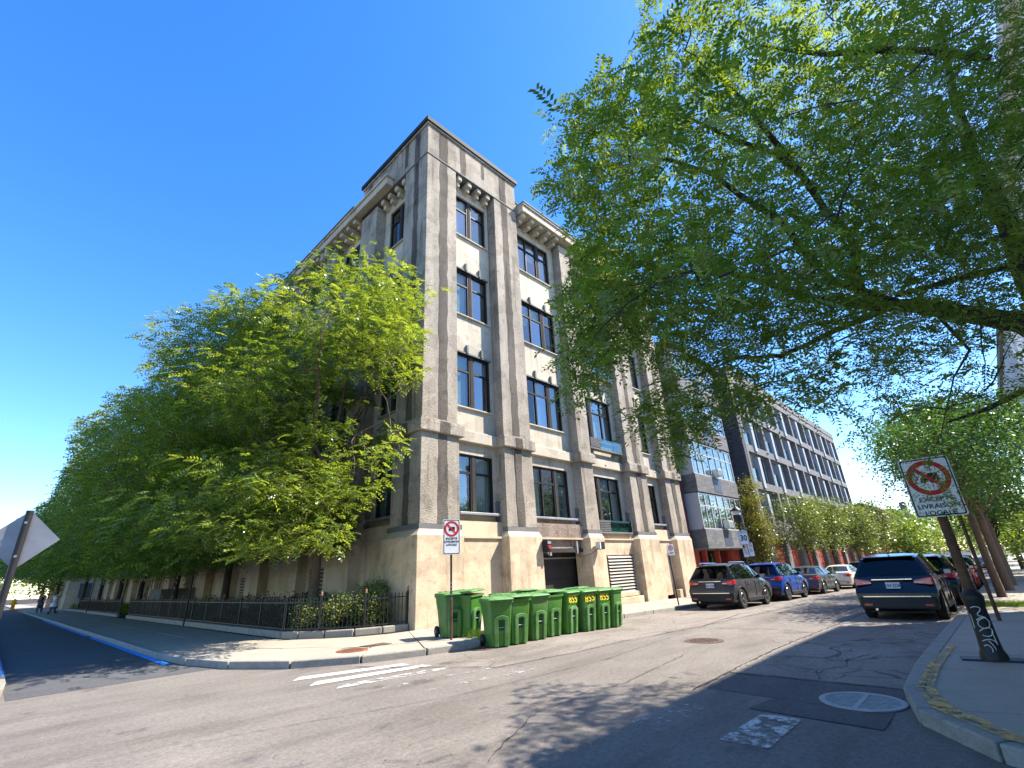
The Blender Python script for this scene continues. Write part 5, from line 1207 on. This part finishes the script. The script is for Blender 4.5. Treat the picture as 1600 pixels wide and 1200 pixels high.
def spray(C, k, spread, mask=None, gaps=(), extra=None, flat=.42):
    """k frond bases around each clump centre; outward directions"""
    P = np.repeat(C, k, 0); off = rng.normal(0, 1, P.shape) * np.array([1, 1, flat]) * spread; Q = P + off; D = norm(off * np.array([1, 1, .4]) + rng.normal(0, .3, P.shape) + 1e-6)
    if mask is not None:
        x, y, d = proj(Q); ok = (d < .3) | (x < -250) | (x > 1850) | (y < -150) | inpoly(x, y, mask)
        for gx, gy, gr in gaps: ok &= ~((d > .3) & ((x - gx) ** 2 + (y - gy) ** 2 < gr * gr))
        if extra is not None: ok &= extra(Q, x, y, d)
        Q, D = Q[ok], D[ok]
    return Q, D
def curve(a, b, sag, n=6, wob=.0):
    a, b = np.array(a, float), np.array(b, float); L = np.linalg.norm(b - a); out = []
    for i in range(n + 1):
        t = i / n; p = a + (b - a) * t; p[2] += sag * math.sin(math.pi * t) * L
        if 0 < i < n: p += rng.normal(0, wob * L, 3)
        out.append(p)
    return out
def limbs(mb, root, fork_z, cl, nl, r0, lean=(0, 0), twig_n=120, bendy=.04):
    root = np.array(root, float); top = root + np.array([lean[0], lean[1], fork_z])
    mb.tube([root, root + (top - root) * .05, root + (top - root) * .5 + rng.normal(0, .03, 3), top], [r0 * 1.45, r0 * 1.1, r0 * .92, r0 * .85], 10)
    sel = cl[rng.choice(len(cl), min(nl, len(cl)), replace=False)]; pts = []
    for p in sel:
        dz = rng.uniform(-.1, .35) * max(p[2] - top[2], 1); st = top + np.array([0, 0, max(-.3, min(dz, 2.5))]) * .5
        c = curve(st, p, .10, 7, bendy); r = r0 * rng.uniform(.3, .5); mb.tube(c, [r * (1 - .85 * k / 7) for k in range(8)], 6); pts += c[2:]
    mb.tube([top, top + np.array([lean[0] * .3, lean[1] * .3, 1.4])], [r0 * .8, r0 * .45], 8)
    pts = np.array(pts)
    for p in cl[rng.choice(len(cl), min(twig_n, len(cl)), replace=False)]:
        q = pts[np.argmin(((pts - p) ** 2).sum(1))]; c = curve(q, p, .05, 3, .05); mb.tube(c, [.022, .017, .011, .005], 4, False)
LM = [(-600, 880), (0, 862), (45, 815), (85, 775), (100, 745), (118, 715), (114, 690), (125, 655), (165, 640), (185, 612), (240, 600), (232, 572), (240, 550), (214, 530), (212, 508), (232, 500), (262, 482), (325, 478), (345, 442), (392, 456), (420, 432), (452, 428), (470, 405), (505, 375), (545, 364), (600, 372), (616, 388), (612, 402), (636, 414), (650, 428), (688, 440), (690, 456), (660, 470), (650, 500), (668, 522), (650, 545), (666, 590), (645, 608), (618, 640), (640, 688), (636, 702), (606, 712), (602, 765), (560, 790), (545, 850), (525, 862), (480, 850), (430, 866), (330, 886), (230, 897), (150, 895), (60, 902), (-600, 925)]
LG = [(575, 660, 24), (520, 640, 18), (562, 600, 15), (505, 705, 20), (478, 745, 14), (560, 742, 20), (612, 640, 14), (470, 560, 14), (440, 620, 12), (545, 690, 14), (590, 520, 10), (520, 500, 9), (600, 790, 26), (440, 800, 12)]
def row_tree(x, y, c, r, fork, ncl, k, seed, label, near=False, leafpairs=5, big=1.0, lean=(0, 0)):
    e = empty('locust_tree', (0, 0, 0), 0, label, 'tree', 'trees in a row along the side street')
    cl = clumps(c, r, ncl, LM, .3, lo=2.4)
    cl = np.concatenate([cl, clumps((c[0] - .3, c[1], 3.6), (r[0] * .95, r[1] * .95, 2.0), ncl // 2, LM, .2, lo=1.7)])
    t = MB(); limbs(t, (x, y, .2), fork, cl, 14 if near else 9, .16, lean, 160 if near else 40); t.build('trunk', M['bark'] if near else M['barkdark'], e, True)
    Q, D = spray(cl, k, .62 * big, LM, LG if near else (), flat=.26); sz = rng.uniform(.28, .42, len(Q)) * (1 if near else 1.25)
    V, T = fronds(Q, D, sz, leafpairs, .125 * big, .056 * big); quads_obj('crown', V, T, M['leafL'], e); return len(V)
tot = 0
tot += row_tree(-2.1, 2.9, (-1.8, 3.0, 8.2), (4.9, 5.2, 5.9), 3.2, 180, 66, 1, 'nearest leafy tree of the side street row, rising from the corner bed', True, 5, 1.05)
tot += row_tree(-2.3, 11, (-3.2, 11, 9.0), (5.0, 5.2, 6.6), 3.0, 210, 72, 2, 'second tree from the corner in the side street row, behind the nearest one', False, 4, 1.15)
tot += row_tree(-2.3, 19.5, (-4.0, 19.5, 9.0), (5.2, 5.4, 7.0), 3.0, 200, 60, 3, 'third tree from the corner in the side street row', False, 4, 1.35)
for y, sd, lab in ((28, 4, 'fourth tree from the corner in the side street row'), (36, 5, 'fifth tree from the corner in the side street row'), (45, 6, 'sixth tree from the corner in the side street row'), (56, 7, 'seventh and farthest large tree of the side street row')):
    tot += row_tree(-2.4, y, (-4.2, y, 8.0), (4.8, 5, 6), 3.0, 140, 46, sd, lab, False, 3, 1.8)
# broken stubby branch on the nearest trunk
# ---------------- big honey locust overhanging from the right
RM = [(1000, -700), (1008, 66), (975, 72), (990, 98), (960, 112), (925, 108), (935, 132), (905, 155), (870, 172), (856, 200), (866, 215), (893, 205), (885, 240), (862, 252), (848, 285), (862, 312), (880, 325), (885, 360), (905, 372), (898, 410), (872, 448), (880, 480), (884, 520), (868, 562), (888, 580), (884, 625), (912, 640), (932, 605), (958, 560), (1000, 545), (1028, 600), (985, 635), (985, 680), (1012, 668), (1048, 700), (1040, 725), (1072, 715), (1112, 665), (1140, 640), (1178, 672), (1222, 622), (1262, 652), (1300, 645), (1340, 640), (1328, 690), (1372, 650), (1420, 660), (1480, 640), (1540, 645), (1600, 620), (1900, 650), (2600, 900), (2600, -900)]
GAPS = [(1066, 242, 17), (1076, 290, 24), (1048, 318, 14), (1090, 470, 15), (1086, 490, 12), (1238, 222, 18), (1262, 300, 14), (1276, 162, 10), (1312, 525, 18), (1252, 552, 18), (1355, 440, 10), (1402, 455, 14), (1440, 412, 12), (1355, 260, 6), (1330, 140, 12), (1280, 75, 12), (1488, 105, 12), (1478, 570, 12), (1560, 560, 22), (1540, 290, 14), (1575, 250, 12), (1580, 660, 16), (940, 150, 10), (905, 360, 12)]
e = empty('honey_locust', (0, 0, 0), 0, 'large honey locust spreading over the street from the right with ferny drooping leaves', 'tree')
t = MB(); A = at
tr = (1.0, -15.1)
t.tube([(tr[0], tr[1], .1), (tr[0], tr[1], .4), (1.0, -15.1, 2.5), (.95, -15.1, 4.4)], [.34, .26, .22, .2], 12)
t.tube([(.95, -15.1, 4.2), (.95, -15.05, 5.5), A(1575, 350, 11.2), A(1545, 290, 11), A(1520, 245, 11), A(1490, 150, 11.5), A(1470, 40, 12)], [.2, .15, .13, .11, .09, .06, .03], 9)
t.tube([(.95, -15.1, 4.2), A(1600, 505, 10.0), A(1520, 492, 9.2), A(1440, 478, 8.6), A(1390, 478, 8.1), A(1320, 472, 7.5), A(1255, 466, 7.1), A(1225, 450, 6.9), A(1150, 430, 6.6), A(1060, 425, 6.4)], [.17, .15, .125, .105, .085, .07, .055, .045, .03, .015], 9)
t.tube([A(1410, 478, 8.2), A(1380, 468, 7.9), A(1346, 455, 7.7), A(1338, 425, 7.6), A(1336, 385, 7.5), A(1320, 358, 7.3), A(1290, 330, 7.1), A(1262, 285, 6.9), A(1220, 232, 6.6), A(1190, 197, 6.4), A(1165, 160, 6.3), A(1135, 132, 6.2), A(1090, 95, 6.1)], [.075, .065, .06, .052, .047, .044, .04, .037, .033, .028, .023, .018, .01], 8)
t.tube([A(1340, 450, 7.7), A(1300, 440, 7.2), A(1262, 398, 6.6), A(1220, 345, 6.2), A(1152, 302, 5.9), A(1115, 272, 5.7), A(1047, 250, 5.5), A(990, 248, 5.4), A(945, 262, 5.3)], [.055, .05, .042, .036, .03, .025, .018, .012, .006], 8)
t.tube([A(1290, 330, 7.1), A(1250, 270, 6.8), A(1210, 240, 6.5), A(1140, 215, 6.2), A(1072, 182, 6.0), A(1010, 160, 5.8)], [.036, .032, .028, .022, .015, .008], 7)
t.tube([A(1390, 480, 8.1), A(1357, 495, 7.6), A(1307, 515, 7.2), A(1262, 538, 6.9), A(1220, 556, 6.6), A(1150, 560, 6.3), A(1080, 590, 6.1)], [.045, .04, .036, .03, .025, .018, .008], 7)
t.tube([A(1460, 487, 8.7), A(1490, 520, 8.6), A(1515, 547, 8.5), A(1490, 590, 8.3), A(1480, 640, 8.1)], [.028, .022, .018, .012, .006], 6)
t.tube([A(1600, 410, 9.6), A(1540, 425, 9.2), A(1480, 440, 8.8), A(1400, 462, 8.4)], [.05, .045, .04, .03], 7)
t.tube([A(1545, 92, 9.2), A(1460, 80, 8.9), A(1380, 78, 8.6), A(1290, 85, 8.3), A(1240, 80, 8.0), A(1180, 70, 7.8)], [.05, .045, .04, .033, .025, .01], 7)
t.tube([A(1520, 245, 11), A(1450, 262, 10), A(1400, 272, 9.4), A(1340, 250, 9)], [.05, .04, .03, .012], 6)
t.tube([A(1600, 350, 9), A(1540, 380, 8.6), A(1470, 400, 8.2)], [.03, .025, .012], 6); t.tube([A(1600, 610, 9), A(1540, 640, 8.5), A(1480, 660, 8)], [.04, .03, .012], 6)
def shade_ok(P, x, y, d):     # sight lines from the leaves to the sun: keep the sunlit middle of the crossing free
    k = P[:, 2] / SUN.z; gx = P[:, 0] - SUN.x * k; gy = P[:, 1] - SUN.y * k
    X, Y, dd = proj(np.stack([gx, gy, 0 * gx], 1)); lit = (dd > .3) & (X > -50) & (X < 1500) & (Y < 1225) & (gy > -10.3)
    patch = (X > 800) & (X < 1140) & (Y > 1068)
    return ~(lit & (~patch | (rng.random(len(P)) < .5))) | ((d > 0) & (rng.random(len(P)) < .03))
cl = np.concatenate([clumps((-3.0, -12.4, 5.2), (4.4, 2.9, 3.4), 190, RM, .0, GAPS, 2.3, shade_ok), clumps((-.6, -13.8, 6.6), (5.6, 3.0, 3.8), 230, RM, .0, GAPS, 2.3, shade_ok), clumps((.2, -14.2, 8.2), (3.6, 2.6, 2.6), 150, RM, .0, GAPS, 2.3, shade_ok), clumps((-5.4, -11.6, 3.9), (2.4, 2.0, 1.9), 100, RM, .0, GAPS, 2.0, shade_ok)]); print('clumps', len(cl))
# drooping fringe tips where the outline reaches farthest
fr = []
for px, py, d in ((880, 185, 6.2), (868, 195, 6.2), (900, 200, 6.1), (930, 120, 6.3), (960, 130, 6.2), (875, 300, 6.2), (890, 320, 6), (865, 270, 6), (905, 395, 5.8), (885, 470, 5.6), (890, 500, 5.7), (900, 540, 5.7), (880, 565, 5.7), (905, 590, 5.8), (900, 620, 5.8), (940, 560, 5.9), (1000, 660, 6.4), (1040, 690, 6.4), (1060, 700, 6.4), (1075, 680, 6.3), (1110, 640, 6.4), (1170, 650, 6.6), (1250, 640, 7), (1340, 670, 7.4), (1010, 90, 6.3), (1000, 120, 6.2), (950, 200, 6.0), (930, 260, 6.0), (940, 330, 5.9), (960, 420, 5.8), (950, 480, 5.8), (1000, 500, 5.9), (1020, 620, 6.3)):
    d = d * (.74 if py > 330 and px < 1120 else .85 if px < 1120 else 1); fr.append(A(px, py, d)); fr.append(A(px + 12, py - 14, d + .3))
cl = np.concatenate([cl, np.array(fr)])
lp = np.array([p for p in t.v[::3]]) 
lp = lp[np.linalg.norm(lp - np.array([1, -15.1, 3]), axis=1) > 3]
sel = cl[rng.choice(len(cl), 460, replace=False)]; sel = sel[np.argsort([((lp - p) ** 2).sum(1).min() for p in sel])]
for p in sel:                         # twigs grow outward one from another
    dd = ((lp - p) ** 2).sum(1); q = lp[np.argsort(dd)[rng.integers(0, 3)]]; L = np.linalg.norm(q - p)
    if .15 < L < 1.9:
        c = curve(q, p, .06, 5, .05); X, Y, dd_ = proj(np.array(c))
        if (dd_ < 2.5).any() or (~inpoly(X, Y, RM) & (X < 1620) & (Y > -60)).any(): continue
        r = .006 + .006 * L; t.tube(c, [r * (1 - .8 * k / 5) for k in range(6)], 4, False); lp = np.concatenate([lp, np.array(c[2:])])
t.tube([A(1482, 625, 8.2), A(1470, 680, 8.5), A(1450, 720, 8.9), A(1460, 765, 9.1)], [.007, .006, .005, .003], 5); t.tube([A(1470, 680, 8.5), A(1495, 725, 9.2), A(1500, 770, 9.3)], [.005, .004, .003], 4)
t.build('trunk', M['barkdark'], e, True)
Q, D = spray(cl, 29, .37, RM, [(a, b, c * .75) for a, b, c in GAPS], shade_ok, .34)
hang = np.array([A(px, py, d) for px, py, d in ((1395, 700, 8.8), (1420, 722, 8.9), (1445, 742, 9.0), (1440, 765, 9.1), (1462, 772, 9.2), (1478, 740, 9.2), (1500, 725, 9.4), (1455, 722, 9.0), (1410, 745, 9.0), (1500, 770, 9.3), (1468, 790, 9.3))])
for p in hang[::2]: pass
Q2, D2 = spray(hang, 8, .17); D2[:, 2] -= .5; Q = np.concatenate([Q, Q2]); D = np.concatenate([D, D2]); print('locust fronds', len(Q))
V, T = fronds(Q, D, rng.uniform(.16, .27, len(Q)), 7, .058, .025, .45, .2); quads_obj('crown', V, T, M['locust'], e); tot += len(V)
# ---------------- broad-leaved trees
def leafy(x, y, c, r, fork, ncl, k, ls, m, label, cat='tree', name='street_tree', mask=None, group=None, r0=.14, spread=.45, bk='barkdark', twigs=20, zb=None):
    e = empty(name, (0, 0, 0), 0, label, cat, group)
    cl = clumps(c, r, ncl, mask, .3); t = MB(); limbs(t, (x, y, (zf(x) if zb is None else zb)), fork, cl, 8, r0, (0, 0), twigs); t.build('trunk', M[bk], e, True)
    P = np.repeat(cl, k, 0) + rng.normal(0, spread, (len(cl) * k, 3)) * np.array([1, 1, .6])
    V, T = leaves(P, rng.uniform(.7, 1.3, len(P)) * ls); quads_obj('crown', V, T, m, e); return len(V)
DM = [(1352, 705), (1372, 690), (1362, 670), (1400, 655), (1440, 640), (2600, 500), (2600, 900), (1640, 880), (1600, 858), (1570, 868), (1530, 850), (1500, 835), (1470, 820), (1430, 800), (1395, 770), (1370, 740)]
g_ = 'trees along the right sidewalk'
tot += leafy(16.5, -13.0, (14.5, -13.2, 6.3), (5.2, 3.0, 3.2), 3.2, 260, 70, .13, M['maple'], 'dark leafy street tree right behind the two street signs on the right sidewalk', mask=DM, group=g_, r0=.13, bk='bark')
tot += leafy(22.0, -13.2, (20.5, -13.2, 6.6), (5.2, 3.0, 3.4), 3.2, 220, 60, .15, M['maple'], 'second dark street tree on the right sidewalk', mask=DM, group=g_, r0=.17, bk='bark')
tot += leafy(28.0, -13.3, (27, -13.2, 6.5), (5, 3.2, 3.6), 3.2, 150, 50, .19, M['maple'], 'third street tree on the right sidewalk, with a thick trunk', group=g_, r0=.2, bk='bark')
tot += leafy(37.0, -13.3, (37, -13.2, 6), (5, 3.2, 3.6), 3, 110, 40, .25, M['far'], 'fourth, brighter green tree on the right sidewalk', group=g_, r0=.2)
tot += leafy(48.0, -13.3, (48, -13.2, 6), (5, 3.2, 3.8), 3, 90, 40, .3, M['far'], 'fifth bright green tree on the right sidewalk', group=g_, r0=.2)
g_ = 'small trees in front of the apartment block'
SM = [(34.5, (34.5, -2.6, 4.1), (2.6, 1.9, 2.2), 'rounded street tree at the left end of the apartment block'), (42.5, (42.5, -2.6, 4.3), (3.2, 2.0, 2.5), 'street tree with a thin leaning trunk in front of the pink garage doors'), (53, (53, -2.8, 4.0), (3.6, 2.1, 2.5), 'third small tree in front of the apartment block'), (64, (64, -2.8, 4.6), (4, 2.3, 3.0), 'small tree at the far end of the apartment block')]
for x, c, r, lab in SM: tot += leafy(x, -2.6, c, r, 2.3, 110, 60, .17 + (x - 34) * .004, M['street'], lab, group=g_, r0=.06)
tot += leafy(28.9, -1.0, (29.1, -1.0, 3.9), (1.5, 1.2, 3.6), 1.5, 130, 60, .14, M['vine'], 'narrow tree with orange tinged leaves between the grey building and the apartment block', name='columnar_tree', r0=.06, spread=.3)
g_ = 'bright trees closing the far end of the street'
for k, (x, y, h, w_) in enumerate(((82, -3.5, 6, 4), (92, -4, 8.5, 5.5), (104, -8, 9, 6), (118, -4.5, 11, 7), (128, -11, 12, 8), (112, -15, 10, 7), (90, -15, 8.5, 6), (70, -14.5, 7, 5), (60, -15.5, 7, 5))):
    labs = ['low bright tree beside the far red brick building', 'bright tree before the slim blue-grey pylon', 'bright tree behind the teal car', 'tall tree behind the slim pylon', 'tallest bright tree closing the view in the middle of the street', 'broad bright tree closing the view, right of the middle', 'bright tree beyond the parked cars on the right', 'bright tree between the sign post and the dark crowns', 'lowest bright tree beyond the fifth right sidewalk tree']
    tot += leafy(x, y, (x, y, h * .55), (w_, w_, h * .5), 2, 90, 40, .42, M['far'], labs[k], group=g_, r0=.2, spread=.8, twigs=0)
g_ = 'trees at the far end of the side street'
for k, (x, y, h, w_) in enumerate(((-3.5, 70, 10, 5), (-4, 84, 10, 5), (-12, 76, 9, 4), (-14, 92, 10, 5), (-8, 112, 11, 7), (-17, 110, 11, 7))):
    labs = ['large tree beyond the end of the fence', 'tree behind the yellow hydrant', 'tree left of the diamond sign back, in front of the brick house', 'tree beside the far brick house', 'tree closing the side street', 'leftmost tree closing the side street']
    tot += leafy(x, y, (x, y, h * .58), (w_, w_, h * .45), 2.6, 90, 40, .38, M['far'] if k > 1 else M['leafL'], labs[k], group=g_, r0=.2, spread=.7, twigs=0, zb=.1)
# ---------------- shrubs in the corner bed
def shrub(x, y, r, h, n, ls, m, label, name='shrub'):
    e = empty(name, (x, y, .22), 0, label, 'shrub'); t = MB()
    P = clumps((0, 0, h * .5), (r, r, h * .55), n, None, .3, lo=.0)
    for p in P[:26]: t.tube([(rng.uniform(-.1, .1), rng.uniform(-.1, .1), 0), tuple(p * np.array([.6, .6, .6])), tuple(p)], [.012, .009, .004], 4, False)
    t.build('stems', M['bark'], e); Q = np.repeat(P, 22, 0) + rng.normal(0, .085, (len(P) * 22, 3)); V, T = leaves(Q, rng.uniform(.7, 1.3, len(Q)) * ls, .5); quads_obj('foliage', V, T, m, e); return len(V)
for x, y, r, h, lab in ((-1.2, .85, .6, 1.05, 'pale variegated shrub right behind the fence, closest to the corner pier'), (-1.9, 1.4, .62, .95, 'pale variegated shrub in the middle of the corner bed'), (-2.5, 2.1, .5, .8, 'low pale shrub at the fence bend of the corner bed'), (-.8, 1.35, .5, 1.3, 'tallest pale shrub against the wall of the corner bed')):
    tot += shrub(x, y, r, h, 190, .085, M['shrub'], lab)
for x, y, r, h, lab in ((-1.6, 3.4, .9, .8, 'dark green bush round the foot of the nearest tree'), (-.9, 5.2, .8, 1.0, 'dark green bush below the wide side louvre'), (-1.2, 8.0, 1.0, .9, 'dark green bush behind the long fence, second tree'), (-1.4, 12.5, 1.2, .9, 'dark green bush by the third tree'), (-1.4, 17, 1.2, .9, 'dark green bush before the entrance stairs')):
    tot += shrub(x, y, r, h, 120, .11, M['ivy'], lab)
# groundcover in the beds
n = 16000; P = np.stack([rng.uniform(-2.95, .1, n), rng.uniform(2.0, 25.2, n) ** 1.0, rng.uniform(.22, .5, n)], 1); V, T = leaves(P, rng.uniform(.07, .14, n))
o = quads_obj('groundcover', V, T, M['ivy'], kind='stuff'); tag(o, 'dark leafy groundcover filling the long bed behind the fence', 'groundcover'); tot += n
n = 5000; P = np.stack([rng.uniform(-2.95, .1, n), rng.uniform(29, 60, n), rng.uniform(.22, .7, n)], 1); V, T = leaves(P, rng.uniform(.1, .25, n))
o = quads_obj('groundcover', V, T, M['far'], kind='stuff'); tag(o, 'brighter groundcover in the far bed of the side street', 'groundcover'); tot += n
def grass(pts_fn, n, h, label, m='grass', z=.12):
    P = pts_fn(n); L = rng.uniform(.5, 1.2, n) * h; a = rng.uniform(0, 6.28, n); d = np.stack([np.cos(a), np.sin(a), 0 * a], 1); up = norm(np.stack([rng.normal(0, .3, n), rng.normal(0, .3, n), np.ones(n)], 1)) * L[:, None]
    V = np.stack([P - d * .006, P + d * .006, P + up + d * .001, P + up - d * .001], 1); o = quads_obj('weeds', V, rng.uniform(0, 1, n), M[m], kind='stuff'); tag(o, label, 'weeds')
grass(lambda n: np.stack([rng.normal(-.72, .13, n), rng.normal(-3.5, .12, n), np.full(n, .0) + .0], 1), 700, .3, 'bright green weeds growing at the foot of the tilted bin')
grass(lambda n: np.stack([rng.uniform(11.2, 12.6, n), rng.uniform(-13.9, -12.55, n), np.full(n, zf(12) + .12)], 1), 3500, .12, 'strip of grass in the right sidewalk round the thin sign pole')
print('leaf quads', tot)
# street litter of fallen leaves by the kerb
n = 260; P = np.stack([rng.uniform(-9, 8, n), rng.uniform(-12.1, -3.7, n), np.full(n, .014)], 1); V, T = leaves(P, rng.uniform(.02, .05, n)); V[:, :, 2] = .014 + rng.uniform(0, .01, (n, 4))
V[:, :, 2] += np.array([zf(x) for x in P[:, 0]])[:, None]
o = quads_obj('fallen_leaves', V, T * .3, M['vine'], kind='stuff'); tag(o, 'scattered small fallen leaves on the road', 'fallen leaves')
